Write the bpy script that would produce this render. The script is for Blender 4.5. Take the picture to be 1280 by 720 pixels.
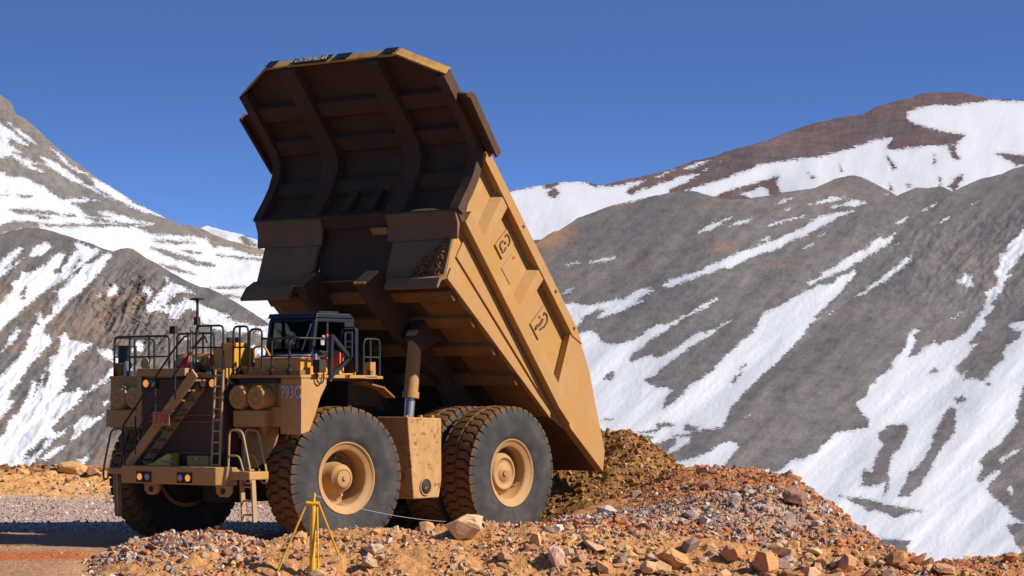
import bpy, bmesh, math, random
import numpy as np
from mathutils import Vector, Matrix

# ---------------------------------------------------------------- scene, camera, light
scene = bpy.context.scene
for o in list(bpy.data.objects):
    bpy.data.objects.remove(o, do_unlink=True)
COL = scene.collection
rng = random.Random(7)
nrg = np.random.default_rng(11)

F, PITCH, H = 3223.7, 0.042149, 3.7538            # focal length in photo pixels, tilt, eye height
TX, TY, TH = -2.9118, 70.655, 0.67966             # rear axle of the truck and its heading

cam_data = bpy.data.cameras.new('camera')
cam_data.sensor_width = 36.0
cam_data.lens = 36.0 * F / 1280.0
cam_data.clip_start = 0.5
cam_data.clip_end = 30000
cam = bpy.data.objects.new('camera', cam_data)
COL.objects.link(cam)
cam.location = (0, 0, H)
cam.rotation_euler = (math.pi / 2 + PITCH, 0, 0)
scene.camera = cam

SUN = Vector((0.771, -0.238, 0.60)).normalized()
world = bpy.data.worlds.new('World')
scene.world = world
world.use_nodes = True
wn = world.node_tree.nodes
wl = world.node_tree.links
bg = wn['Background']
sky = wn.new('ShaderNodeTexSky')
sky.sky_type = 'NISHITA'
sky.sun_disc = False
sky.sun_elevation = math.asin(SUN.z)
sky.sun_rotation = math.atan2(SUN.x, SUN.y)
sky.altitude = 4200
sky.air_density = 1.0
sky.dust_density = 0.0
sky.ozone_density = 2.0
# look a little higher into the sky than the view ray: thin, deep blue mountain air down to the skyline
tcn = wn.new('ShaderNodeTexCoord')
mad = wn.new('ShaderNodeVectorMath'); mad.operation = 'MULTIPLY_ADD'
mad.inputs[1].default_value = (1, 1, 3.4)
mad.inputs[2].default_value = (0, 0, 0.0)
wl.new(tcn.outputs['Generated'], mad.inputs[0])
nrmn = wn.new('ShaderNodeVectorMath'); nrmn.operation = 'NORMALIZE'
wl.new(mad.outputs[0], nrmn.inputs[0])
wl.new(nrmn.outputs[0], sky.inputs['Vector'])
tnt = wn.new('ShaderNodeMix'); tnt.data_type = 'RGBA'; tnt.blend_type = 'MULTIPLY'
tnt.inputs[0].default_value = 1.0
tnt.inputs[7].default_value = (0.70, 0.89, 1.22, 1)        # clear high-altitude blue
wl.new(sky.outputs[0], tnt.inputs[6])
wl.new(tnt.outputs[2], bg.inputs['Color'])
bg.inputs['Strength'].default_value = 0.128

sd = bpy.data.lights.new('sun', 'SUN')
sd.energy = 5.0
sd.angle = math.radians(0.53)
sd.color = (1.0, 0.94, 0.86)
so = bpy.data.objects.new('sun', sd)
COL.objects.link(so)
so.rotation_euler = (-SUN).to_track_quat('-Z', 'Y').to_euler()

scene.render.engine = 'CYCLES'
scene.view_settings.view_transform = 'Standard'
scene.view_settings.look = 'None'
scene.view_settings.gamma = 1.0
scene.view_settings.exposure = 0.28
scene.cycles.max_bounces = 6
scene.cycles.diffuse_bounces = 1

# ---------------------------------------------------------------- helpers
def put(o, parent=None):
    COL.objects.link(o)
    if parent is not None:
        o.parent = parent
    return o

def tag(o, label=None, cat=None, group=None, kind=None):
    if label: o['label'] = label
    if cat: o['category'] = cat
    if group: o['group'] = group
    if kind: o['kind'] = kind
    return o

def empty(name, loc=(0, 0, 0), rz=0.0, parent=None):
    o = bpy.data.objects.new(name, None)
    o.empty_display_size = 0.3
    put(o, parent)
    o.location = loc
    o.rotation_euler = (0, 0, rz)
    return o

class MB:
    """collects vertices and faces; build() links them as one mesh object"""
    def __init__(s, fn=None):
        s.v, s.f, s.sm, s.fn = [], [], [], fn
    def add(s, vs, fs, smooth=False):
        b = len(s.v)
        s.v += [tuple(p) for p in vs]
        for f in fs:
            s.f.append(tuple(b + i for i in f)); s.sm.append(smooth)
        return s
    def box(s, x0, x1, y0, y1, z0, z1):
        vs = [(x, y, z) for z in (z0, z1) for y in (y0, y1) for x in (x0, x1)]
        return s.add(vs, [(0, 2, 3, 1), (4, 5, 7, 6), (0, 1, 5, 4), (2, 6, 7, 3), (0, 4, 6, 2), (1, 3, 7, 5)])
    def prism(s, pts, axis, a, b):
        """polygon pts (the other two coordinates in order) swept along axis from a to b"""
        def mk(p, t):
            q = list(p); q.insert(axis, t); return q
        n = len(pts)
        vs = [mk(p, a) for p in pts] + [mk(p, b) for p in pts]
        fs = [tuple(range(n - 1, -1, -1)), tuple(range(n, 2 * n))]
        fs += [(i, (i + 1) % n, n + (i + 1) % n, n + i) for i in range(n)]
        return s.add(vs, fs)
    def bar(s, p, q, w, h, up=(0, 0, 1)):
        p, q = Vector(p), Vector(q)
        d = (q - p).normalized(); u = Vector(up)
        x = d.cross(u).normalized(); z = x.cross(d).normalized()
        vs = []
        for c in (p, q):
            for i, j in ((-1, -1), (1, -1), (1, 1), (-1, 1)):
                vs.append(c + x * (i * w / 2) + z * (j * h / 2))
        return s.add(vs, [(3, 2, 1, 0), (4, 5, 6, 7), (0, 1, 5, 4), (1, 2, 6, 5), (2, 3, 7, 6), (3, 0, 4, 7)])
    def tube(s, pts, r, n=7, closed=False, round_=0.0):
        pts = [Vector(p) for p in pts]
        if round_ > 0:
            out = []
            m = len(pts)
            for i, p in enumerate(pts):
                if (i == 0 or i == m - 1) and not closed:
                    out.append(p); continue
                a, b = pts[i - 1], pts[(i + 1) % m]
                ra = min(round_, (a - p).length * 0.45); rb = min(round_, (b - p).length * 0.45)
                pa = p + (a - p).normalized() * ra; pb = p + (b - p).normalized() * rb
                for t in (0, 0.33, 0.67, 1):
                    out.append(pa * (1 - t) ** 2 + p * 2 * t * (1 - t) + pb * t * t)
            pts = out
        m = len(pts); rings = []; prev = None
        for i in range(m):
            a = pts[i - 1] if (i > 0 or closed) else pts[i]
            b = pts[(i + 1) % m] if (i < m - 1 or closed) else pts[i]
            t = (b - a)
            if t.length < 1e-9: t = Vector((0, 0, 1))
            t.normalize()
            if prev is None:
                ref = Vector((0, 0, 1)) if abs(t.z) < 0.9 else Vector((1, 0, 0))
                x = t.cross(ref).normalized()
            else:
                x = (prev - t * prev.dot(t)).normalized()
            prev = x; y = t.cross(x)
            rr = r[i] if isinstance(r, (list, tuple)) else r
            rings.append([pts[i] + (x * math.cos(2 * math.pi * k / n) + y * math.sin(2 * math.pi * k / n)) * rr for k in range(n)])
        vs = [v for g in rings for v in g]; fs = []
        for i in range(m if closed else m - 1):
            j = (i + 1) % m
            for k in range(n):
                fs.append((i * n + k, i * n + (k + 1) % n, j * n + (k + 1) % n, j * n + k))
        s.add(vs, fs, True)
        if not closed:
            s.add(rings[0], [tuple(range(n - 1, -1, -1))]); s.add(rings[-1], [tuple(range(n))])
        return s
    def lathe(s, prof, n=32, axis=1, c=(0, 0, 0), smooth=True, closed=True):
        """prof: list of (radius, position along axis)"""
        vs = []
        for r, t in prof:
            for k in range(n):
                a = 2 * math.pi * k / n
                p = [r * math.cos(a), r * math.sin(a)]
                p.insert(axis, t)
                vs.append((p[0] + c[0], p[1] + c[1], p[2] + c[2]))
        fs = []
        m = len(prof)
        for i in range(m - 1):
            for k in range(n):
                fs.append((i * n + k, (i + 1) * n + k, (i + 1) * n + (k + 1) % n, i * n + (k + 1) % n))
        s.add(vs, fs, smooth)
        if closed:
            s.add(vs[:n], [tuple(range(n))]); s.add(vs[-n:], [tuple(range(n - 1, -1, -1))])
        return s
    def cyl(s, p, q, r, n=20):
        return s.tube([p, q], r, n)
    def mesh(s, name):
        me = bpy.data.meshes.new(name)
        vs = [s.fn(p) for p in s.v] if s.fn else s.v
        me.from_pydata(vs, [], s.f)
        me.polygons.foreach_set('use_smooth', s.sm)
        bm = bmesh.new(); bm.from_mesh(me)
        bmesh.ops.recalc_face_normals(bm, faces=bm.faces)
        bm.to_mesh(me); bm.free()
        me.update()
        return me
    def build(s, name, mat, parent=None, bevel=0.0, loc=None, smooth_angle=None):
        me = s.mesh(name)
        me.materials.append(mat)
        o = bpy.data.objects.new(name, me)
        put(o, parent)
        if loc is not None: o.location = loc
        if bevel:
            md = o.modifiers.new('bevel', 'BEVEL')
            md.width = bevel; md.segments = 2; md.limit_method = 'ANGLE'; md.angle_limit = math.radians(40)
        return o

def copy_tree(o, parent=None):
    c = o.copy(); COL.objects.link(c); c.parent = parent
    for ch in [x for x in bpy.data.objects if x.parent == o]:
        copy_tree(ch, c)
    return c

# ---------------------------------------------------------------- noise (numpy gradient noise)
_G = nrg.normal(size=(256, 256, 2)); _G /= np.linalg.norm(_G, axis=-1, keepdims=True)
def gnoise(x, y):
    xi = np.floor(x).astype(int); yi = np.floor(y).astype(int)
    fx = x - xi; fy = y - yi
    def g(i, j):
        gr = _G[(xi + i) & 255, (yi + j) & 255]
        return gr[..., 0] * (fx - i) + gr[..., 1] * (fy - j)
    u = fx * fx * fx * (fx * (fx * 6 - 15) + 10); v = fy * fy * fy * (fy * (fy * 6 - 15) + 10)
    a = g(0, 0) * (1 - u) + g(1, 0) * u
    b = g(0, 1) * (1 - u) + g(1, 1) * u
    return a * (1 - v) + b * v
def fbm(x, y, octv=5, gain=0.5, ridged=False):
    s = np.zeros_like(x); a = 1.0
    for k in range(octv):
        n = gnoise(x * 2 ** k + 17.3 * k, y * 2 ** k - 9.1 * k)
        s += a * ((0.5 - 2 * np.abs(n)) if ridged else n)
        a *= gain
    return s

# ---------------------------------------------------------------- materials
def nodes(m):
    m.use_nodes = True
    return m.node_tree.nodes, m.node_tree.links, m.node_tree.nodes['Principled BSDF']
def ramp(n, stops, interp='LINEAR'):
    r = n.new('ShaderNodeValToRGB'); cr = r.color_ramp; cr.interpolation = interp
    while len(cr.elements) < len(stops): cr.elements.new(0.5)
    for e, (p, c) in zip(cr.elements, stops):
        e.position = p; e.color = (*c, 1) if len(c) == 3 else c
    return r
def noise(n, l, vec, scale, detail=5, rough=0.55, dim='3D'):
    t = n.new('ShaderNodeTexNoise'); t.noise_dimensions = dim
    t.inputs['Scale'].default_value = scale; t.inputs['Detail'].default_value = detail
    t.inputs['Roughness'].default_value = rough
    if vec is not None: l.new(vec, t.inputs['Vector'])
    return t
def mix(n, l, fac, a, b, mode='MIX'):
    m = n.new('ShaderNodeMix'); m.data_type = 'RGBA'; m.blend_type = mode
    for s, v in ((m.inputs[0], fac), (m.inputs[6], a), (m.inputs[7], b)):
        if hasattr(v, 'is_linked'): l.new(v, s)
        elif isinstance(v, (tuple, list)): s.default_value = (*v, 1)[:4]
        else: s.default_value = v
    return m.outputs[2]
def mathn(n, l, op, a, b=None, c=None, clamp=False):
    m = n.new('ShaderNodeMath'); m.operation = op; m.use_clamp = clamp
    for s, v in zip(m.inputs, (a, b, c)):
        if v is None: continue
        if hasattr(v, 'is_linked'): l.new(v, s)
        else: s.default_value = v
    return m.outputs[0]
def bump(n, l, height, bsdf, strength=0.4, dist=0.02):
    b = n.new('ShaderNodeBump'); b.inputs['Strength'].default_value = strength; b.inputs['Distance'].default_value = dist
    l.new(height, b.inputs['Height']); l.new(b.outputs[0], bsdf.inputs['Normal'])

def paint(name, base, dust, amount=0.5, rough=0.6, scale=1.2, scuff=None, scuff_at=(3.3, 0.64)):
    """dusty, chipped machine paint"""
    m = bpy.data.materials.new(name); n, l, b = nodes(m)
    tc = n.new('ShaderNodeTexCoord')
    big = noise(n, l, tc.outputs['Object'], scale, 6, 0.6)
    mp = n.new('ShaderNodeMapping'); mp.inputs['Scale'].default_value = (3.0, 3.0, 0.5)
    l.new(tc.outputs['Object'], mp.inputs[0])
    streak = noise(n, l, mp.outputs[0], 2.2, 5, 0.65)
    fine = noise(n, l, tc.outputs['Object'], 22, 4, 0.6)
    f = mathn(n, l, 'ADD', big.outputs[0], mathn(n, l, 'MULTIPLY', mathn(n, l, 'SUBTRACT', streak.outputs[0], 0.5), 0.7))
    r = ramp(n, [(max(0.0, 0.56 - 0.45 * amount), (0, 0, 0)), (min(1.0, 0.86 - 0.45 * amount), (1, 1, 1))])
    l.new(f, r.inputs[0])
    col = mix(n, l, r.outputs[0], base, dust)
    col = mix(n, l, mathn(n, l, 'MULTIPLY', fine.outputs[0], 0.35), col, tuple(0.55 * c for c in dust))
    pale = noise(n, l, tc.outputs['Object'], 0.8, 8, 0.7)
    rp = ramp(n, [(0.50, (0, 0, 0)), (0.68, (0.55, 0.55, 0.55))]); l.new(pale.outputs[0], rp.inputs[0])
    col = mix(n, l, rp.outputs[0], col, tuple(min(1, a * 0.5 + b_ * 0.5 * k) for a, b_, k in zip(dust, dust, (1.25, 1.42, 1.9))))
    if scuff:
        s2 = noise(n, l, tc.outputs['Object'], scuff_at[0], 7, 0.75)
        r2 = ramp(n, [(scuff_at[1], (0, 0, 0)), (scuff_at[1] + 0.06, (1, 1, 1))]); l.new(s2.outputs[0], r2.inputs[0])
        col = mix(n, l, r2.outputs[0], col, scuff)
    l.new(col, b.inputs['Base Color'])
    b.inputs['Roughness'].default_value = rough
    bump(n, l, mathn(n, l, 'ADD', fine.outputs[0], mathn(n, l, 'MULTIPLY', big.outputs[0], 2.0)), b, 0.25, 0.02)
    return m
def plain(name, col, rough=0.6, metal=0.0, var=0.25, scale=6.0, bmp=0.15):
    m = bpy.data.materials.new(name); n, l, b = nodes(m)
    tc = n.new('ShaderNodeTexCoord')
    t = noise(n, l, tc.outputs['Object'], scale, 6, 0.6)
    c = mix(n, l, t.outputs[0], tuple(x * (1 - var) for x in col), tuple(min(1, x * (1 + var)) for x in col))
    l.new(c, b.inputs['Base Color'])
    b.inputs['Roughness'].default_value = rough; b.inputs['Metallic'].default_value = metal
    if bmp: bump(n, l, t.outputs[0], b, bmp, 0.02)
    return m

DUST = (0.47, 0.248, 0.078)
M = {}
M['tan'] = paint('dusty_tan_paint', (0.50, 0.232, 0.042), DUST, 0.55, 0.7)
M['under'] = paint('dirty_shade_toned_under_paint', (0.36, 0.14, 0.028), (0.23, 0.10, 0.028), 0.5, 0.8, scuff=(0.12, 0.05, 0.02))  # scuffed underside paint, toned darker to carry the shade below the body
M['corner'] = paint('grimy_shade_toned_paint', (0.29, 0.125, 0.036), (0.22, 0.115, 0.05), 0.6, 0.85, scuff=(0.06, 0.026, 0.013))  # grimy headboard paint, base tone lowered for the shade it sits in
M['canopy'] = paint('shade_darkened_canopy_paint', (0.115, 0.047, 0.017), (0.075, 0.034, 0.014), 0.5, 0.85, scuff=(0.05, 0.022, 0.012))  # near-black tone paints in the shade under canopy and body
M['yellow'] = paint('yellow_machine_paint', (0.74, 0.32, 0.010), (0.52, 0.26, 0.05), 0.12, 0.45)
M['lip'] = paint('scraped_yellow_lip', (0.66, 0.33, 0.05), (0.35, 0.18, 0.06), 0.4, 0.6, scuff=(0.03, 0.03, 0.035))
M['black'] = plain('black_cab_paint', (0.012, 0.012, 0.014), 0.45)
M['rail'] = plain('dark_handrail_paint', (0.018, 0.016, 0.016), 0.55)
M['tanrail'] = plain('dusty_rail_paint', (0.42, 0.26, 0.12), 0.65)
M['dark'] = plain('dark_machinery', (0.035, 0.022, 0.014), 0.85)
M['steel'] = plain('polished_rod_steel', (0.45, 0.43, 0.40), 0.42, 0.9, 0.05, bmp=0)
M['grey'] = plain('grey_metal', (0.30, 0.29, 0.28), 0.5, 0.4)
M['faded'] = plain('faded_grey_lettering', (0.46, 0.41, 0.35), 0.8, bmp=0)
M['engine_brown'] = plain('grimy_brown_metal', (0.10, 0.050, 0.024), 0.85)
M['red'] = plain('red_paint', (0.55, 0.03, 0.025), 0.5)
M['orange'] = plain('orange_decal', (0.85, 0.10, 0.02), 0.5)
M['white'] = plain('white_decal', (0.75, 0.73, 0.68), 0.6)
M['brownrail'] = plain('brown_primer', (0.22, 0.10, 0.04), 0.7)
M['tripod'] = paint('yellow_tripod_paint', (0.86, 0.45, 0.012), (0.58, 0.31, 0.04), 0.15, 0.4, 4.0)
M['string'] = plain('grey_string', (0.40, 0.38, 0.36), 0.6, bmp=0)
M['hub'] = paint('dusty_rim_paint', (0.48, 0.27, 0.105), DUST, 0.6, 0.7, 2.5)

def glass_mat():
    m = bpy.data.materials.new('cab_glass'); n, l, b = nodes(m)
    b.inputs['Base Color'].default_value = (0.22, 0.25, 0.26, 1)
    b.inputs['Transmission Weight'].default_value = 1.0
    b.inputs['Roughness'].default_value = 0.02; b.inputs['IOR'].default_value = 1.05
    b.inputs['Specular IOR Level'].default_value = 0.6
    return m
M['glass'] = glass_mat()
def lamp_mat(name, col, strength):
    m = bpy.data.materials.new(name); n, l, b = nodes(m)
    b.inputs['Base Color'].default_value = (*col, 1); b.inputs['Roughness'].default_value = 0.25
    b.inputs['Emission Color'].default_value = (*col, 1); b.inputs['Emission Strength'].default_value = strength
    return m
M['amber'] = lamp_mat('lit_amber_lens', (1.0, 0.40, 0.07), 0.5)
M['lens'] = plain('clear_lens', (0.35, 0.33, 0.32), 0.15, bmp=0)

def tyre_mat():
    m = bpy.data.materials.new('tyre_rubber'); n, l, b = nodes(m)
    tc = n.new('ShaderNodeTexCoord')
    sx = n.new('ShaderNodeSeparateXYZ'); l.new(tc.outputs['Object'], sx.inputs[0])
    rr = mathn(n, l, 'POWER', mathn(n, l, 'ADD', mathn(n, l, 'MULTIPLY', sx.outputs[0], sx.outputs[0]), mathn(n, l, 'MULTIPLY', sx.outputs[2], sx.outputs[2])), 0.5)
    big = noise(n, l, tc.outputs['Object'], 2.0, 7, 0.65)
    fine = noise(n, l, tc.outputs['Object'], 30, 4)
    rs = ramp(n, [(0.30, (0.040, 0.038, 0.038)), (0.50, (0.060, 0.055, 0.052)), (0.72, (0.115, 0.088, 0.064))]); l.new(big.outputs[0], rs.inputs[0])
    side = rs.outputs[0]
    dirt = mix(n, l, fine.outputs[0], (0.115, 0.050, 0.018), (0.215, 0.105, 0.038))
    t = ramp(n, [(0.0, (0, 0, 0)), (1.0, (1, 1, 1))])
    f = mathn(n, l, 'MULTIPLY_ADD', mathn(n, l, 'SUBTRACT', mathn(n, l, 'MULTIPLY_ADD', big.outputs[0], 0.16, rr), 1.80), 12.0, 0.5, True)
    col = mix(n, l, f, side, dirt)
    l.new(col, b.inputs['Base Color']); b.inputs['Roughness'].default_value = 0.9; b.inputs['Specular IOR Level'].default_value = 0.15
    wv = n.new('ShaderNodeTexWave'); wv.wave_type = 'RINGS'; wv.rings_direction = 'Y'
    wv.inputs['Scale'].default_value = 2.6; wv.inputs['Distortion'].default_value = 0.3
    l.new(tc.outputs['Object'], wv.inputs['Vector'])
    bump(n, l, mathn(n, l, 'ADD', fine.outputs[0], mathn(n, l, 'MULTIPLY', wv.outputs['Fac'], 0.12)), b, 0.3, 0.015)
    return m
M['tyre'] = tyre_mat()

def text_mesh(name, body, size, mat, parent, M4, depth=0.01, bold=0.0, space=1.0, wide=1.0):
    """flat raised lettering; M4 maps text x right, y up, z out to the parent's space"""
    cu = bpy.data.curves.new(name, 'FONT'); cu.body = body; cu.size = size; cu.extrude = depth; cu.offset = bold
    cu.align_x = 'CENTER'; cu.align_y = 'CENTER'; cu.resolution_u = 3; cu.space_character = space
    t = bpy.data.objects.new(name, cu); COL.objects.link(t)
    bpy.context.view_layer.update()
    dg = bpy.context.evaluated_depsgraph_get()
    me = bpy.data.meshes.new_from_object(t.evaluated_get(dg))
    bpy.data.objects.remove(t, do_unlink=True); bpy.data.curves.remove(cu)
    me.transform(Matrix.Diagonal((wide, 1, 1, 1)))
    me.transform(M4); me.materials.clear(); me.materials.append(mat)
    o = bpy.data.objects.new(name, me)
    put(o, parent)
    return o
def frame(o, x, y, z):
    m = Matrix.Identity(4)
    for i, c in enumerate((x, y, z)):
        for r in range(3): m[r][i] = c[r]
    for r in range(3): m[r][3] = o[r]
    return m
# ---------------------------------------------------------------- mountains
def ray(px, py):
    c, s = math.cos(PITCH), math.sin(PITCH)
    a = (px - 640) / F; b = (360 - py) / F
    return np.stack([a, c - b * s, s + b * c], -1)

# outlines of snow fields and bare patches, read off magnified crops of the photograph: (origin x, origin y, zoom)
Z1 = (640, 220, 4); Z2 = (960, 200, 4); Z3 = (700, 360, 4.923); Z4 = (740, 480, 4); Z5 = (960, 360, 4); Z6 = (960, 540, 4)
Z7 = (640, 110, 4); Z8 = (960, 100, 4); Z9 = (0, 110, 3.765); Z10 = (0, 270, 4.5); Z11 = (160, 280, 4.497); Z12 = (0, 420, 4.235)
P0 = (0, 0, 1)
def poly(*segs):
    out = []
    for fr, pts in segs:
        out += [(fr[0] + x / fr[2], fr[1] + y / fr[2]) for x, y in pts]
    return np.array(out, float)

R2_SNOW = [
 poly((Z1, [(930,285),(990,240),(1060,212),(1115,200),(1100,215),(1040,245),(985,272)])),
 poly((Z1, [(1070,255),(1110,235),(1160,220),(1200,210),(1195,222),(1150,238),(1100,252)])),
 poly((Z1, [(265,440),(300,430),(330,428),(345,438),(310,443)])),
 poly((Z1, [(385,430),(440,410),(520,403),(520,412),(460,430),(420,433)])),
 poly((Z1, [(258,585),(285,570),(310,563),(300,580),(270,589)])),
 poly((Z1, [(1240,318),(1280,300),(1300,300),(1280,322)])),
 poly((Z1, [(520,148),(560,130),(640,108),(690,100),(660,115),(580,135)])),
 poly((Z1, [(100,318),(150,295),(190,272),(170,295),(120,318)])),
 poly((Z1, [(105,245),(130,240),(148,250),(120,252)])),
 poly((Z1, [(745,552),(800,512),(870,490),(950,470),(1000,435),(1060,415),(1130,380),(1200,360)]),
      (Z2, [(0,405),(80,380),(180,330),(225,300),(260,280),(340,262),(430,250),(430,258),(330,300),(240,350),(200,375),(140,390),(60,440),(0,462)]),
      (Z1, [(1200,410),(1130,440),(1090,468),(1060,462),(960,495),(880,520),(800,555),(760,560)])),
 poly((Z3, [(-60,95),(15,95),(110,92),(160,105),(215,100),(300,78),(380,62),(440,40),(480,15),(550,0),(605,5),(560,30),(500,60),(470,72),(530,70),(500,95),(430,120),(380,145),(320,165),(270,185),(205,195),(240,165),(290,130),(230,140),(170,165),(135,185),(140,210),(95,248),(-40,230)])),
 poly((Z3, [(60,285),(105,280),(190,262),(215,275),(240,300),(260,335),(330,340),(405,335),(450,320),(500,290),(540,255),(600,222),(640,232),(700,205),(750,175),(800,150),(860,110),(930,75),(970,60),(975,75),(900,120),(830,150),(760,195),(690,235),(620,285),(560,320),(500,365),(450,400),(430,440),(440,455),(490,430),(560,408),(600,430),(660,400),(720,370),(780,320),(830,290),(880,268),(890,280),(950,250),(1010,215),(1065,190),(1040,210),(960,265),(900,310),(830,350),(760,395),(690,440),(630,500),(560,545),(530,565),(550,590),(590,610),(650,605),(690,635),(650,680)]),
      (Z4, [(360,115),(410,90),(455,45)]),
      (Z3, [(800,590),(860,560),(920,520),(980,460),(1050,390),(1110,330),(1190,270),(1240,170)]),
      (Z5, [(0,115),(70,80),(140,40)]), (Z2, [(250,625),(320,615),(370,580),(440,548),(445,570),(400,620),(350,680)]),
      (Z5, [(340,45),(290,95),(230,145),(260,150),(220,180),(180,230),(110,310),(40,380)]),
      (Z3, [(1240,540),(1190,590),(1130,650)]),
      (Z4, [(740,70),(690,130),(670,190),(655,215),(600,225),(520,240),(440,255),(395,258),(420,265),(500,262),(490,295),(440,320),(400,345),(330,365),(380,330),(420,300),(420,270),(370,280),(300,305),(290,290),(270,300),(250,325),(170,320),(100,290),(0,290),(-40,100)])),
 poly((Z4, [(300,420),(345,390),(450,385),(530,360),(590,335),(640,300),(690,280),(730,290),(735,320),(700,360),(660,410),(640,470),(330,470)])),
 poly((Z4, [(755,180),(790,150),(785,163)])),
 poly((Z4, [(800,430),(880,425),(900,455),(800,455)])),
 poly((Z2, [(1320,280),(1280,335),(1250,380),(1200,420),(1195,460),(1160,470),(1155,530),(1130,560),(1150,590),(1145,625),(1080,665),(1100,690),(1085,719)]),
      (Z5, [(1100,40),(1080,110),(1040,150),(1015,190),(970,240),(900,265),(855,285),(835,262),(790,295),(740,330),(700,348),(740,265),(730,240),(765,208),(725,205),(700,235),(680,300),(660,325),(620,355),(620,390),(560,440),(510,490),(490,540),(440,575),(450,610),(500,655),(500,700)]),
      (Z6, [(340,0),(290,45),(240,100),(180,130),(110,145),(55,190),(-40,230),(-40,500),(100,1100),(1500,1100),(1500,640),(1280,590),(1240,560),(1200,470),(1280,455),(1225,425),(1200,375),(1130,330),(1090,280),(1160,200),(1175,190),(1110,205),(1060,250),(1080,215),(1050,240),(1055,210),(1085,170),(1060,150),(1100,100),(1160,60),(1210,0)]),
      (Z5, [(1245,670),(1240,610),(1265,560),(1270,510),(1290,480),(1420,420),(1420,150),(1280,160),(1220,178),(1185,190),(1250,215),(1275,212),(1250,250),(1200,280),(1170,320),(1180,350),(1130,390),(1100,440),(1075,460),(1020,450),(980,450),(985,420),(1010,400),(970,430),(935,395),(960,375),(1000,330),(1050,280),(1010,275),(1050,230),(1090,180),(1085,150),(1130,95),(1120,75),(1145,50)]),
      (Z2, [(1180,640),(1190,625),(1175,615),(1220,575),(1200,570),(1250,510),(1280,460),(1330,400)])),
 poly((Z6, [(1140,140),(1200,120),(1240,85),(1270,85),(1220,120),(1170,152)])),
 poly((Z6, [(1195,285),(1215,262),(1235,290),(1220,315)])),
 poly((Z2, [(40,220),(80,192),(120,190),(100,208),(60,220)])),
 poly((Z2, [(195,225),(260,205),(310,182),(385,185),(340,205),(260,218)])),
 poly((Z2, [(370,225),(400,205),(440,198),(505,213),(450,230),(395,236)])),
 poly((Z2, [(308,240),(340,225),(370,225),(330,241)])),
 poly((Z2, [(0,328),(60,303),(120,293),(190,270),(180,284),(100,302),(40,324),(0,337)])),
 poly((Z2, [(640,318),(665,292),(700,283),(690,300),(655,320)])),
 poly((Z2, [(770,255),(800,235),(840,220),(820,237),(785,256)])),
 poly((Z2, [(865,310),(890,290),(908,280),(895,300)])),
 poly((Z2, [(1015,222),(1055,203),(1050,212)])),
 poly((Z2, [(175,442),(200,425),(228,418),(220,430),(190,443)])),
 poly((Z2, [(245,382),(290,362),(280,374),(250,384)])),
 poly((Z2, [(578,168),(600,168),(607,178),(590,180)])),
 poly((Z2, [(195,610),(245,590),(270,565),(340,530),(375,495),(430,465),(490,440),(530,405),(555,382),(580,392),(635,365),(620,400),(590,430),(530,460),(480,495),(420,530),(360,555),(300,585),(250,605),(210,622)])),
 poly((Z2, [(430,682),(480,650),(530,610),(590,570),(640,530),(690,485),(722,480),(715,510),(660,550),(600,595),(540,630),(490,668)])),
 poly((Z2, [(625,428),(660,410),(675,408),(650,424)])),
 poly((Z2, [(935,608),(965,590),(985,565),(1000,578),(1030,570),(1020,600),(1030,630),(990,640),(985,615),(960,625)])),
 poly((Z2, [(80,250),(110,241),(105,251)])),
 poly((Z5, [(920,150),(945,130),(965,125),(935,151)])), poly((Z5, [(295,135),(325,112),(310,131)])),
]
R2_BARE = [
 poly((Z3, [(270,560),(290,535),(320,520),(335,540),(300,560)])), poly((Z3, [(1100,495),(1145,468),(1140,480),(1110,502)])),
 poly((Z3, [(1055,575),(1080,545),(1125,517),(1110,535),(1070,575)])),
 poly((Z4, [(230,245),(330,220),(325,197),(415,200),(400,212),(350,216),(320,245)])), poly((Z4, [(165,270),(320,260),(300,270),(200,277)])),
 poly((Z4, [(460,232),(465,207),(540,212),(500,234)])), poly((Z4, [(40,180),(105,177),(90,184)])),
 poly((Z5, [(570,719),(600,690),(660,680),(700,685),(695,719)]), (Z6, [(690,20),(660,80),(620,110),(600,200),(610,260),(580,310),(590,255),(540,265),(465,270),(480,195),(520,200),(540,130),(560,100),(585,60),(550,30),(560,0)])),
 poly((Z5, [(840,719),(880,640),(910,590),(940,610),(930,719)]), (Z6, [(890,50),(840,120),(800,200),(760,270),(700,320),(655,315),(690,250),(710,195),(740,190),(780,140),(820,60)])),
 poly((Z5, [(930,560),(970,545),(985,560),(950,572)])), poly((Z5, [(805,427),(830,400),(842,415)])), poly((Z5, [(1085,465),(1110,480),(1100,487)])),
 poly((Z6, [(360,320),(460,330),(560,355),(690,380),(770,395),(690,405),(640,425),(590,405),(530,390),(500,395),(470,370),(410,345)])),
 poly((Z6, [(500,520),(545,537),(640,540),(715,547),(695,570),(695,600),(600,575)])),
]
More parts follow.
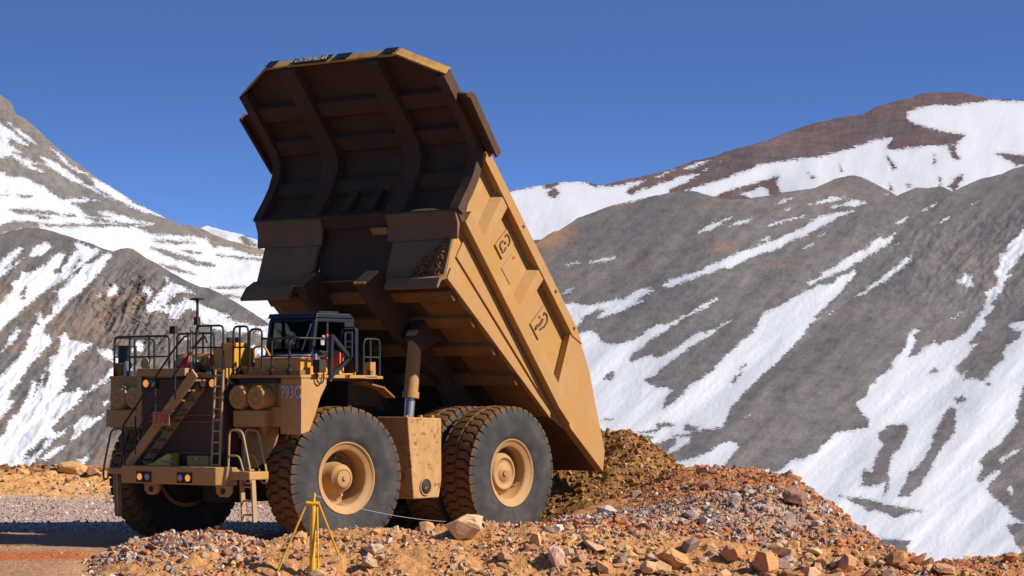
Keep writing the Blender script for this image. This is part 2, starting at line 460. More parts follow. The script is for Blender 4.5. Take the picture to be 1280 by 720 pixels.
R1_SNOW = [
 poly((Z7, [(-200,540),(0,513),(150,483),(180,490),(240,470),(330,466),(390,476),(420,492),(480,490),(560,480),(640,462),(700,455),(640,475),(590,500),(575,520),(600,530),(660,505),(720,485),(780,465),(850,440),(920,430),(1000,390),(1050,362),(1030,375),(940,430),(860,475),(790,505),(760,620),(400,800),(-200,720)])),
 poly((Z7, [(865,400),(930,365),(990,362),(960,380),(900,402)])), poly((Z7, [(720,445),(780,415),(820,405),(790,422),(740,445)])),
 poly((Z7, [(858,515),(950,485),(1050,455),(1150,415),(1220,390)]),
      (Z8, [(0,415),(130,395),(250,380),(380,350),(440,330),(500,310),(540,295),(620,287),(610,320),(590,345),(650,345),(720,335),(820,325),(900,325),(950,315),(965,295),(985,278),(900,262),(820,245),(750,225),(700,205),(690,160),(740,145),(810,125),(860,125),(920,125),(1000,115),(1080,102),(1150,100),(1280,108),(1500,125),(1500,800),(300,800),(50,545),(40,510),(50,483)]),
      (Z7, [(1280,458),(1100,510),(1010,545)])),
 poly((Z7, [(1140,525),(1210,510),(1240,488),(1280,510),(1300,560),(1200,556)])),
]
R1_BARE = [
 poly((Z7, [(160,498),(220,470),(255,470),(190,503)])), poly((Z7, [(178,525),(210,501),(240,515),(235,530),(215,545),(190,540)])),
 poly((Z8, [(900,330),(935,325),(940,370),(960,395),(930,400),(910,360)])), poly((Z8, [(1145,370),(1220,372),(1290,378),(1290,420),(1240,425),(1190,395)])),
 poly((Z8, [(905,530),(940,490),(970,475),(975,500),(930,555)])), poly((Z8, [(595,378),(610,395),(640,440),(625,440),(600,400)])),
 poly((Z8, [(830,370),(838,410),(828,418)])), poly((Z8, [(360,430),(375,455),(365,460)])), poly((Z8, [(200,465),(235,490),(225,496)])), poly((Z8, [(860,485),(868,520),(858,525)])),
 poly((Z8, [(605,520),(625,550),(615,555)])), poly((Z8, [(690,520),(720,530),(700,540)])),
]
L1_SNOW = [
 poly((Z9, [(-100,120),(0,160),(40,190),(75,215),(110,245),(145,280),(95,260),(40,235),(50,270),(105,305),(60,300),(110,330),(190,360),(150,365),(215,398),(160,390),(100,350),(50,320),(0,330),(-100,330)])),
 poly((Z9, [(30,155),(100,200),(150,240),(185,270),(130,248),(70,200)])),
 poly((Z9, [(190,325),(230,330),(290,370),(340,405),(400,445),(450,470),(500,512),(430,482),(350,440),(290,410),(230,370)])),
 poly((Z9, [(240,282),(290,315),(330,360),(390,392),(440,420),(500,450),(560,490),(630,535),(700,575),(775,608),(700,592),(620,562),(540,522),(490,487),(450,470),(430,420),(370,398),(310,367),(280,327)])),
 poly((Z9, [(-100,380),(0,390),(20,395),(30,415),(100,415),(160,440),(200,465),(240,490),(280,520),(340,520),(400,518),(470,528),(400,538),(340,540),(380,560),(390,590),(450,610),(520,610),(450,580),(500,580),(560,595),(640,620),(725,638),(640,655),(740,690),(850,690),(980,712)]),
      (Z11, [(480,135),(560,125),(640,160),(780,180),(900,240),(1400,500),(1400,900),(400,900),(0,500)]), (P0, [(0, 420), (-30, 400)])),
]
L1_BARE = [
 poly((Z9, [(30,575),(100,570),(200,578),(355,602),(250,597),(100,590)])), poly((Z9, [(395,606),(470,613),(560,630),(480,631)])),
 poly((Z9, [(165,600),(240,612),(190,611)])), poly((Z9, [(85,506),(150,509),(100,514)])), poly((Z9, [(-40,503),(50,504),(-40,511)])),
 poly((Z9, [(180,645),(735,636),(600,649),(300,652)])), poly((Z9, [(-60,655),(60,632),(130,627),(190,640),(200,655),(100,662),(0,685),(-60,690)])),
 poly((Z11, [(140,88),(250,93),(380,105),(300,112),(170,100)])), poly((Z11, [(130,133),(220,148),(320,183),(400,208),(490,232),(430,237),(330,212),(200,172)])),
 poly((Z11, [(460,360),(600,350),(740,355),(600,363)])), poly((Z11, [(300,145),(410,162),(330,160)])), poly((Z11, [(500,173),(780,200),(640,194)])),
 poly((Z11, [(510,390),(600,403),(690,415),(560,407)])), poly((Z11, [(180,225),(260,240),(390,285),(300,275),(220,250)])),
]
L2_SNOW = [
 poly((Z10, [(-80,290),(0,250),(50,210),(95,180),(135,168),(130,185),(90,230),(60,260),(30,290),(100,255),(110,258),(80,290),(40,315),(0,335),(-80,370)])),
 poly((Z10, [(135,235),(175,215),(200,175),(250,145),(270,145),(293,165),(280,190),(240,220),(200,230),(165,225)])),
 poly((Z10, [(-60,540),(0,500),(20,470),(60,430),(80,400),(60,380),(110,355),(120,320),(180,310),(260,270),(290,230),(330,208),(365,215),(350,260),(300,310),(320,325),(360,280),(400,215),(430,180),(415,160),(445,145),(510,180),(565,190),(560,205),(500,250),(450,290),(420,310),(350,360),(290,400),(240,435),(180,480),(130,530),(70,580),(0,650),(-60,690)])),
 poly((Z10, [(295,425),(330,415),(370,385),(390,345),(430,325),(480,270),(520,260),(560,225),(600,210),(638,212),(600,270),(550,330),(510,380),(450,430),(390,470),(350,520),(310,560),(270,600),(240,650),(300,690),(280,740),(160,740),(170,660),(200,610),(225,610),(200,555),(240,545),(245,580),(290,550),(300,510),(330,470),(330,430)])),
 poly((Z10, [(600,430),(640,375),(672,400),(665,440),(610,458)])), poly((Z10, [(40,720),(70,640),(100,625),(110,655),(75,720)])),
 poly((Z10, [(330,680),(360,645),(390,690),(460,705),(440,730),(330,740)])), poly((Z10, [(550,450),(575,430),(580,440),(560,456)])),
 poly((Z12, [(-50,110),(0,85),(40,45),(60,0),(95,0),(60,45),(20,75),(-50,150)])),
 poly((Z12, [(-50,230),(0,200),(30,190),(60,150),(100,110),(130,80),(155,-10),(265,-10),(275,20),(235,80),(200,120),(150,170),(130,210),(60,290),(40,330),(75,340),(60,380),(0,445),(-50,480)])),
 poly((Z12, [(330,-10),(370,20),(430,35),(500,40),(450,75),(400,110),(370,150),(340,200),(360,250),(310,310),(350,300),(400,290),(420,265),(430,285),(470,285),(520,245),(560,200),(595,170),(640,170),(600,215),(540,255),(480,300),(420,350),(360,400),(310,450),(270,490),(300,510),(360,480),(340,520),(280,560),(240,600),(190,660),(170,760),(-60,760),(-60,560),(0,540),(40,480),(70,420),(100,420),(120,360),(150,310),(170,240),(200,240),(180,320),(220,210),(245,165),(225,260),(240,280),(260,200),(260,120),(300,90),(320,40)])),
 poly((Z12, [(375,550),(400,510),(390,480),(430,430),(470,425),(490,440),(560,405),(540,430),(490,470),(440,510),(400,550)])),
 poly((Z12, [(515,60),(600,75),(640,130),(620,150),(570,130),(530,95)])), poly((Z12, [(220,650),(270,600),(350,575),(330,600),(280,640),(250,658)])),
 poly((Z12, [(540,350),(575,343),(560,367)])), poly((Z12, [(410,655),(470,630),(480,650),(440,680)])), poly((Z12, [(560,700),(700,690),(700,760),(560,760)])),
 poly((Z11, [(95,480),(150,420),(190,370),(240,330),(290,345),(340,370),(410,400),(300,385),(240,410),(220,450),(280,445),(330,420),(370,425),(420,460),(510,490),(580,515),(540,525),(620,550),(720,570),(810,580),(760,600),(600,610),(490,600),(440,560),(370,545),(400,510),(390,490),(350,475),(310,500),(270,540),(215,535),(240,505),(170,495),(120,500)])),
 poly((Z11, [(205,300),(225,290),(240,320),(215,335)])), poly((Z11, [(75,375),(95,350),(150,375),(110,430),(90,440),(115,400),(80,395)])),
 poly((Z11, [(20,719),(40,670),(60,655),(85,680),(80,719)])), poly((Z11, [(300,640),(340,630),(365,650),(330,655)])),
 poly((Z11, [(640,740),(700,680),(760,690),(900,740)])), poly((Z11, [(700,600),(830,590),(900,660),(780,650),(720,617)])),
]
L2_BARE = [poly((Z12, [(120,660),(150,610),(220,545),(255,545),(220,590),(160,640)])), poly((Z10, [(105,465),(130,455),(145,465),(125,475)])),
           poly((Z10, [(120,430),(150,400),(148,425),(110,455)])), poly((Z10, [(300,315),(355,265),(350,300),(320,322)])), poly((Z10, [(410,290),(455,230),(460,250),(425,295)])),
           poly((Z12, [(280,440),(298,418),(292,438)])), poly((Z12, [(415,340),(450,305),(445,330)]))]

def sdist(X, Y, pl, R=14.0):
    """signed distance in photo pixels to a polygon, positive inside, clipped to +-R"""
    out = np.full(X.shape, -R)
    m = (X > pl[:, 0].min() - R) & (X < pl[:, 0].max() + R) & (Y > pl[:, 1].min() - R) & (Y < pl[:, 1].max() + R)
    if not m.any(): return out
    x, y = X[m], Y[m]
    d2 = np.full(x.shape, R * R); ins = np.zeros(x.shape, bool)
    for i in range(len(pl)):
        ax, ay = pl[i - 1]; bx, by = pl[i]
        ex, ey = bx - ax, by - ay
        t = np.clip(((x - ax) * ex + (y - ay) * ey) / (ex * ex + ey * ey + 1e-9), 0, 1)
        d2 = np.minimum(d2, (x - ax - t * ex) ** 2 + (y - ay - t * ey) ** 2)
        if ay != by:
            c = ((ay > y) != (by > y)) & (x < (bx - ax) * (y - ay) / (by - ay) + ax)
            ins ^= c
    out[m] = np.where(ins, 1, -1) * np.sqrt(d2)
    return out

def rock_snow_mat(name, cols, nscale, edge=5.0, streak=None, tint=None):
    m = bpy.data.materials.new(name); n, l, b = nodes(m)
    geo = n.new('ShaderNodeNewGeometry')
    at = n.new('ShaderNodeAttribute'); at.attribute_name = 'snow'
    big = noise(n, l, geo.outputs['Position'], nscale, 6, 0.6)
    mid = noise(n, l, geo.outputs['Position'], nscale * 9, 6, 0.65)
    fine = noise(n, l, geo.outputs['Position'], nscale * 45, 5, 0.7)
    fa = n.new('ShaderNodeAttribute'); fa.attribute_name = 'fall'
    stk = noise(n, l, fa.outputs['Vector'], 1.0, 7, 0.62); stf = noise(n, l, fa.outputs['Vector'], 5.0, 5, 0.65)
    e = mathn(n, l, 'ADD', mathn(n, l, 'MULTIPLY', mathn(n, l, 'SUBTRACT', mid.outputs[0], 0.5), edge * 2.4), mathn(n, l, 'MULTIPLY', mathn(n, l, 'SUBTRACT', fine.outputs[0], 0.5), edge * 3.6))
    s = mathn(n, l, 'MULTIPLY_ADD', mathn(n, l, 'ADD', at.outputs['Fac'], e), 1.6, 0.5, True)
    r = ramp(n, [(0.30, cols[0]), (0.5, cols[1]), (0.66, cols[2])]); l.new(big.outputs[0], r.inputs[0])
    rm = ramp(n, [(0.34, (0.74, 0.74, 0.75)), (0.5, (1, 1, 1)), (0.68, (1.22, 1.2, 1.16))]); l.new(mid.outputs[0], rm.inputs[0])
    rf = ramp(n, [(0.32, (0.66, 0.66, 0.67)), (0.5, (1, 1, 1)), (0.70, (1.35, 1.32, 1.28))]); l.new(fine.outputs[0], rf.inputs[0])
    rock = mix(n, l, 0.8, r.outputs[0], rm.outputs[0], 'MULTIPLY')
    rock = mix(n, l, 0.5, rock, rf.outputs[0], 'MULTIPLY')
    rs = ramp(n, [(0.34, (0.66, 0.66, 0.68)), (0.5, (1, 1, 1)), (0.66, (1.32, 1.27, 1.2))]); l.new(stk.outputs[0], rs.inputs[0])
    rock = mix(n, l, 0.5, rock, rs.outputs[0], 'MULTIPLY')
    if tint:
        a2 = n.new('ShaderNodeAttribute'); a2.attribute_name = 'tint'
        tf = mathn(n, l, 'MULTIPLY', a2.outputs['Fac'], mathn(n, l, 'MULTIPLY_ADD', mid.outputs[0], 1.0, 0.35), clamp=True)
        rock = mix(n, l, tf, rock, tint)
    snowc = mix(n, l, mathn(n, l, 'MULTIPLY', mid.outputs[0], 0.3), (0.68, 0.685, 0.695), (0.50, 0.49, 0.48))
    rim = mathn(n, l, 'MULTIPLY_ADD', mathn(n, l, 'ADD', at.outputs['Fac'], e), -0.16, 0.75, True)
    snowc = mix(n, l, mathn(n, l, 'MULTIPLY', rim, 0.55), snowc, (0.42, 0.39, 0.365))
    l.new(mix(n, l, s, rock, snowc), b.inputs['Base Color'])
    b.inputs['Roughness'].default_value = 0.85; b.inputs['Specular IOR Level'].default_value = 0.2
    hs = mathn(n, l, 'ADD', mathn(n, l, 'MULTIPLY', stk.outputs[0], 2.0), stf.outputs[0])
    hmix = mathn(n, l, 'MULTIPLY', mathn(n, l, 'ADD', mathn(n, l, 'ADD', mid.outputs[0], fine.outputs[0]), hs), mathn(n, l, 'MULTIPLY_ADD', s, -0.70, 1.0))
    hmix = mathn(n, l, 'MULTIPLY_ADD', s, 0.5, hmix)
    bump(n, l, hmix, b, 0.65, 0.30 / nscale * 0.02)
    return m

def spaced(a0, a, b, b1, fine, coarse):
    return np.concatenate([np.arange(a0, a, coarse), np.arange(a, b, fine), np.arange(b, b1 + coarse, coarse)])

def mountain(name, label_, ridge, bottom, depth, relief, snow, bare, mat, xr, step, tint=None, fall=((0.66, 0.75), 0.06, 0.22), seen=(690, 1290), snowy=0.0):
    """a mountainside: rows climb from below the rubble to the skyline, then fall away behind it"""
    ridge = np.array(ridge, float)
    px = spaced(xr[0], xr[1], xr[2], xr[3], step, 14.0)
    ry = np.interp(px, ridge[:, 0], ridge[:, 1])
    ry = ry + 0.9 * fbm(px * 0.11, px * 0 + 3.3 + len(name), 4) * (np.abs(px - 640) < 900)
    nrow = int((bottom - ridge[:, 1].min()) / step)
    t = np.linspace(0, 1, nrow) ** 0.92
    PX = np.broadcast_to(px, (nrow, len(px))).copy()
    PY = bottom + (ry - bottom)[None, :] * t[:, None]
    D = depth(PX, PY, (bottom - PY) / (bottom - np.interp(np.linspace(xr[1], xr[2], 50), ridge[:, 0], ridge[:, 1]).mean()))
    D = D + relief(PX, PY) * np.minimum(1, (1 - t[:, None]) * 8 + 0.05)
    R = ray(PX, PY)
    W = R * (D / R[..., 1])[..., None] + np.array([0, 0, H])
    rows = [W]
    for dd, dz in ((60, -12), (200, -80), (700, -420)):
        b = W[-1].copy(); b[:, 1] += dd; b[:, 0] *= (b[:, 1] / (b[:, 1] - dd)); b[:, 2] += dz
        rows.append(b[None])
    W = np.concatenate(rows, 0)
    PXf = np.concatenate([PX, PX[-1:], PX[-1:], PX[-1:]], 0); PYf = np.concatenate([PY, PY[-1:], PY[-1:], PY[-1:]], 0)
    sn = np.full(PXf.shape, -14.0)
    for p in snow: sn = np.maximum(sn, sdist(PXf, PYf, p))
    for p in bare: sn = np.minimum(sn, -sdist(PXf, PYf, p))
    # beyond the photographed part the snow goes on as streaks down the fall line
    fa, fc, fk = fall
    av = PXf * fa[0] + PYf * fa[1]; cv = -PXf * fa[1] + PYf * fa[0]
    wild = 46 * (fbm(av * 0.022 + 7, cv * 0.006, 4, 0.55) + snowy)
    wt = np.clip((seen[0] - PXf) / 45 + 0.15 * fbm(PXf * 0.05, PYf * 0.05, 3), 0, 1) + np.clip((PXf - seen[1]) / 45 + 0.15 * fbm(PXf * 0.05, PYf * 0.05, 3), 0, 1)
    wt = np.clip(wt, 0, 1) * ((PXf < seen[0]) | (PXf > seen[1]))
    sn = sn * (1 - wt) + np.clip(wild, -14, 14) * wt
    nr, nc = W.shape[:2]
    idx = np.arange(nr * nc).reshape(nr, nc)
    q = np.stack([idx[:-1, :-1], idx[:-1, 1:], idx[1:, 1:], idx[1:, :-1]], -1).reshape(-1, 4)
    o = grid_object(name, W.reshape(-1, 3), q, mat)
    a = o.data.attributes.new('snow', 'FLOAT', 'POINT'); a.data.foreach_set('value', sn.ravel().astype(np.float32))
    a = o.data.attributes.new('fall', 'FLOAT_VECTOR', 'POINT'); a.data.foreach_set('vector', np.stack([av * fc, cv * fc * fk, 0 * av], -1).astype(np.float32).ravel())
    if tint is not None:
        a = o.data.attributes.new('tint', 'FLOAT', 'POINT'); a.data.foreach_set('value', tint(PXf, PYf).ravel().astype(np.float32))
    tag(o, label_, kind='structure')
    return o

def grid_object(name, V, Q, mat, parent=None):
    me = bpy.data.meshes.new(name)
    me.vertices.add(len(V)); me.vertices.foreach_set('co', np.asarray(V, np.float32).ravel())
    k = Q.shape[1]
    me.loops.add(Q.size); me.loops.foreach_set('vertex_index', Q.ravel().astype(np.int32))
    me.polygons.add(len(Q)); me.polygons.foreach_set('loop_start', np.arange(0, Q.size, k, dtype=np.int32))
    me.polygons.foreach_set('use_smooth', np.ones(len(Q), bool))
    me.update(calc_edges=True); me.validate()
    me.materials.append(mat)
    o = bpy.data.objects.new(name, me)
    return put(o, parent)

def zz(fr, pts): return [(fr[0] + x / fr[2], fr[1] + y / fr[2]) for x, y in pts]

GREYROCK = [(0.145, 0.133, 0.129), (0.172, 0.154, 0.146), (0.195, 0.165, 0.148)]
m_r2 = rock_snow_mat('scree_and_snow', GREYROCK, 0.012, 4.2, tint=(0.42, 0.22, 0.10))
m_r1 = rock_snow_mat('red_scree_and_snow', [(0.105, 0.084, 0.082), (0.135, 0.092, 0.086), (0.160, 0.098, 0.088)], 0.005, 4.0)
m_l1 = rock_snow_mat('pale_scree_and_snow', [(0.155, 0.140, 0.128), (0.20, 0.178, 0.158), (0.23, 0.190, 0.150)], 0.006, 4.5)
m_l2 = rock_snow_mat('brown_crag_and_snow', [(0.115, 0.106, 0.100), (0.150, 0.130, 0.117), (0.200, 0.142, 0.105)], 0.008, 5.0)

ridge_r2 = [(300, 700), (420, 600), (520, 480), (600, 390), (640, 335), (668, 305), (690, 290)] + zz(Z1, [(240,270),(330,210),(400,185),(470,155),(540,138),(640,112),(720,98),(800,82),(880,72),(930,80),(1000,102),(1060,118),(1160,115),(1240,105)]) \
    + zz(Z2, [(0,178),(100,158),(240,140),(330,95),(430,75),(470,85),(540,120),(600,150),(645,178),(700,155),(740,138),(800,140),(860,130),(900,145),(925,158),(980,130),(1060,95),(1170,70),(1220,45),(1280,28)]) + [(1400, 170), (1700, 120)]
def d_r2(X, Y, t): return 1500 + t * 620 - (X - 960) * 0.10 + 10 * np.sin(X * 0.011 + 1.2) * t
def rel_r2(X, Y):
    a = X * 0.66 + Y * 0.75; c = X * -0.75 + Y * 0.66       # across and along the fall line
    return 9 * fbm(a * 0.012, c * 0.004, 3) + 0.9 * fbm(a * 0.07, c * 0.02, 3, 0.5) + 0.35 * fbm(X * 0.25, Y * 0.25, 3, 0.6) + 2.2 * np.clip((X - 1020) / 150, 0, 1) * np.clip((Y - 200) / 60, 0, 1) * np.clip((420 - Y) / 60, 0, 1) * fbm(a * 0.06, c * 0.03, 4, 0.6, True)
def tint_r2(X, Y):
    g = lambda x, y, sx, sy, k=0.45: np.exp(-(((X - x) + (Y - y) * k * 2) / sx) ** 2 - ((Y - y) / sy) ** 2)
    return np.clip(g(676, 290, 30, 18, 0) * 1.6 + 0.7 * g(770, 254, 22, 4, 0) + 0.45 * g(905, 308, 16, 9) + 0.3 * g(715, 345, 8, 10) + 0.3 * g(975, 332, 18, 6) + 0.3 * g(880, 258, 18, 4) + 0.14 * g(1060, 245, 60, 20), 0, 1)
mountain('mountain', 'dark grey scree mountainside streaked with snow gullies behind the rubble mound', ridge_r2, 800, d_r2, rel_r2, R2_SNOW, R2_BARE, m_r2, (300, 620, 1300, 1700), 1.7, tint_r2)

ridge_r1 = [(200, 450), (330, 400), (430, 345), (500, 305), (560, 272), (610, 250)] + zz(Z7, [(0,513),(60,500),(150,484),(240,471),(330,468),(390,475),(450,487),(560,460),(700,432),(800,405),(900,365),(1000,345),(1100,308),(1200,285),(1280,262)]) + zz(Z8, [(100,260),(200,225),(350,190),(480,170),(540,135),(640,105),(720,90),(760,70),(850,60),(970,62),(1050,80),(1120,95),(1200,95),(1280,105)]) + [(1400, 150), (1700, 240)]
def d_r1(X, Y, t):
    # the bench: shaded gentle slope above, a steep snow face below its rim
    rim = np.interp(X, [960, 1000, 1060, 1110, 1150, 1200, 1280], [222, 214, 203, 190, 183, 181, 185])
    return 2450 + t * 1400 + 1.1 * np.clip(rim - Y, -40, 60) * (X > 940) * np.clip((X - 940) / 60, 0, 1) + 0.12 * (1100 - X)
def rel_r1(X, Y):
    a = X * 0.9 + Y * 0.3
    return 14 * fbm(X * 0.009, Y * 0.012, 3) + 1.4 * fbm(a * 0.06, Y * 0.02, 3)
mountain('mountain', 'distant red-brown mountain with a broad snowfield on its summit', ridge_r1, 540, d_r1, rel_r1, R1_SNOW, R1_BARE, m_r1, (200, 620, 1300, 1700), 1.8, fall=((0.95, 0.3), 0.05, 0.35), seen=(600, 1290), snowy=0.12)

ridge_l1 = [(-500, -60), (-120, 40), (-40, 95)] + zz(Z9, [(0,30),(50,65),(75,125),(110,140),(160,180),(250,265),(330,330),(400,380),(450,420),(560,490),(640,540),(780,610),(850,645),(900,645),(960,665)]) + zz(Z11, [(460,50),(560,90),(640,110),(700,130),(790,150)]) + [(420, 345), (600, 420), (800, 480)]
def d_l1(X, Y, t): return 3500 + t * 900 + (X - 150) * 0.9
def rel_l1(X, Y): return 22 * fbm(X * 0.010, Y * 0.010, 4) + 9 * fbm(X * 0.05, Y * 0.035, 5, 0.6, True) * np.clip((260 - Y) / 90, 0.12, 1)
mountain('mountain', 'pale grey mountain on the left falling steeply to the right, banded with snow', ridge_l1, 520, d_l1, rel_l1, L1_SNOW, L1_BARE, m_l1, (-500, -12, 350, 800), 1.7, fall=((-0.5, 0.86), 0.06, 0.25), seen=(-5, 360), snowy=0.08)

ridge_l0 = [(100, 330), (200, 305), (240, 292), (252, 284), (258, 282), (280, 288), (302, 293), (311, 297), (329, 301), (345, 305), (420, 325), (560, 360), (800, 420)]
mountain('mountain', 'small far snow ridge peeping over the left mountain shoulder', ridge_l0, 440, lambda X, Y, t: 5200 + 500 * t + 0 * X, lambda X, Y: 30 * fbm(X * 0.03, Y * 0.03, 4), [np.array([(90., 250.), (800., 250.), (800., 460.), (90., 460.)])], [np.array([(299., 297.), (306., 296.), (313., 301.), (320., 306.), (308., 307.)])], m_l1, (100, 230, 350, 800), 2.0, seen=(-900, 1900))

ridge_l2 = [(-500, 250), (-100, 285)] + zz(Z10, [(0,105),(60,85),(130,70),(200,65),(280,80),(360,105),(430,130),(500,150),(570,180),(640,200),(680,185),(720,180)]) + zz(Z11, [(0,135),(30,140),(100,190),(180,230),(240,270),(330,320),(400,350),(460,362),(540,400),(640,460),(720,510),(800,565)]) + [(420, 450), (520, 500), (800, 560)]
def d_l2(X, Y, t): return 2350 + t * 560 + (X - 150) * 0.35
def rel_l2(X, Y):
    a = X * 0.75 + Y * 0.62; c = -X * 0.62 + Y * 0.75
    crag = np.exp(-((X - 165) / 70) ** 2 - ((Y - 385) / 75) ** 2)
    return 14 * fbm(a * 0.014, c * 0.006, 4) + 5 * fbm(a * 0.05, c * 0.02, 5, 0.55, True) + 14 * crag * fbm(a * 0.06, c * 0.018, 5, 0.6, True) + 1.2 * fbm(X * 0.14, Y * 0.14, 4, 0.6, True)
mountain('mountain', 'nearer brown craggy spur on the left with diagonal snow streaks', ridge_l2, 720, d_l2, rel_l2, L2_SNOW, L2_BARE, m_l2, (-500, -12, 350, 800), 1.6, fall=((0.75, 0.62), 0.07, 0.3), seen=(-5, 350), snowy=0.02)

# ---------------------------------------------------------------- ground: dump platform, berm and rubble mounds
def zpix(d, py): return H + d * np.tan(PITCH + np.arctan((360 - py) / F))
FLAT = lambda z: ('z', [(-600, z), (1900, z)])
Lz = lambda px, z: (px, z)
# rows of the platform surface: distance, then (photo column, photo row or 'z height')
def row(*pts):
    return pts
ROWS = [
 (8.0,  'z', [(-600, 1.6), (1900, 1.6)]),
 (30.0, 'z', [(-600, 0.2), (1900, 0.2)]),
 (52.0, 'z', [(-600, -0.25), (1900, -0.25)]),
 (56.6, 'p', [(-600, 716), (60, 716), (110, 724), (400, 728), (900, 728), (1280, 726), (1900, 726)]),
 (58.0, 'p', [(-600, 706), (80, 708), (110, 716), (160, 700), (220, 693), (290, 690), (330, 694), (430, 692), (560, 690), (660, 692), (760, 696), (900, 700), (1100, 706), (1180, 714), (1280, 712), (1900, 712)]),
 (59.4, 'p', [(-600, 699), (90, 699), (118, 703), (140, 692), (165, 680), (215, 673), (250, 671), (290, 669), (330, 680), (360, 672), (400, 668), (430, 665), (500, 661), (560, 658), (620, 656), (690, 660), (760, 668), (830, 674), (900, 680), (1000, 686), (1080, 688), (1130, 691), (1165, 702), (1220, 702), (1280, 697), (1900, 690)]),
 (60.6, 'p', [(-600, 696), (120, 696), (160, 690), (215, 683), (290, 679), (330, 686), (400, 676), (430, 673), (500, 669), (560, 665), (640, 662), (690, 656), (760, 659), (830, 660), (900, 660), (960, 660), (1020, 666), (1080, 680), (1120, 690), (1160, 712), (1900, 720)]),
 (62.0, 'p', [(-600, 690), (600, 690), (650, 684), (690, 656), (760, 652), (830, 650), (900, 643), (960, 637), (1010, 648), (1060, 668), (1100, 686), (1130, 715), (1900, 760)]),
 (64.5, 'p', [(-600, 683), (640, 683), (680, 668), (700, 650), (760, 645), (830, 632), (900, 619), (960, 612), (1000, 620), (1040, 640), (1080, 666), (1106, 690), (1140, 760), (1900, 900)]),
 (67.5, 'p', [(-600, 675), (660, 675), (690, 660), (720, 640), (780, 634), (830, 618), (880, 603), (940, 597), (980, 601), (1010, 612), (1050, 644), (1090, 690), (1130, 780), (1900, 1000)]),
 (70.5, 'p', [(-600, 667), (680, 667), (710, 645), (760, 630), (810, 608), (840, 594), (860, 589), (900, 586), (950, 590), (990, 600), (1030, 640), (1080, 720), (1130, 820), (1900, 1100)]),
 (73.5, 'p', [(-600, 661), (690, 661), (730, 640), (790, 618), (830, 604), (880, 596), (940, 606), (990, 640), (1040, 740), (1900, 1200)]),
 (78.0, 'p', [(-600, 651), (700, 651), (760, 640), (830, 640), (900, 680), (960, 780), (1900, 1300)]),
 (84.0, 'z', [(-600, 0), (560, 0), (680, -0.5), (760, -3), (860, -8), (1900, -20)]),
 (93.0, 'z', [(-600, 0.05), (520, 0.05), (640, -1.0), (760, -9), (1900, -30)]),
 (96.0, 'p', [(-600, 604), (0, 606), (60, 604), (120, 606), (300, 602), (400, 600), (520, 606), (620, 640), (700, 800), (1900, 1500)]),
 (98.2, 'p', [(-600, 592), (0, 592), (60, 594), (120, 594), (300, 590), (400, 590), (500, 596), (620, 640), (700, 800), (1900, 1500)]),
 (100., 'p', [(-600, 584), (0, 586), (30, 584), (60, 586), (90, 581), (125, 585), (160, 588), (300, 588), (400, 588), (500, 594), (620, 640), (700, 800), (1900, 1500)]),
 (103., 'z', [(-600, 0.2), (500, 0), (620, -4), (1900, -30)]),
 (125., 'z', [(-600, -22), (1900, -45)]),
 (300., 'z', [(-600, -110), (1900, -130)]),
 (1500., 'z', [(-600, -300), (1900, -300)]),
]
RD = np.array([r[0] for r in ROWS])
GPX = np.arange(-600, 1901, 2.0)
RZ = []
for d, kind, pts in ROWS:
    p = np.array(pts, float)
    v = np.interp(GPX, p[:, 0], p[:, 1])
    RZ.append(v if kind == 'z' else zpix(d, v))
RZ = np.array(RZ)
# tyre ruts and roughness follow on top of the rows
def ground_z(x, y):
    """height of the dump platform at world x, y"""
    x = np.asarray(x, float); y = np.asarray(y, float)
    px = np.clip(640 + F * x / y, -599, 1899)
    j = np.clip((px + 600) / 2.0, 0, len(GPX) - 1.001); j0 = j.astype(int); fj = j - j0
    k = np.clip(np.searchsorted(RD, y) - 1, 0, len(RD) - 2)
    t = np.clip((y - RD[k]) / (RD[k + 1] - RD[k]), 0, 1)
    t = 0.5 * t + 0.5 * t * t * (3 - 2 * t)
    za = RZ[k, j0] * (1 - fj) + RZ[k, j0 + 1] * fj
    zb = RZ[k + 1, j0] * (1 - fj) + RZ[k + 1, j0 + 1] * fj
    z = za * (1 - t) + zb * t
    rough = np.clip((px - 90) / 80, 0.12, 1) * ((y > 54) & (y < 61.6)) + np.clip((px - 640) / 60, 0, 1) * ((y >= 61.6) & (y < 80)) + 0.10 * ((y >= 61.6) & (y < 94)) * (px < 640) + 0.9 * ((y >= 94) & (y < 104))
    z = z + rough * (0.17 * fbm(x * 0.6, y * 0.6, 5, 0.6) + 0.075 * fbm(x * 2.4 + 5, y * 2.4, 3, 0.6, True))
    return z

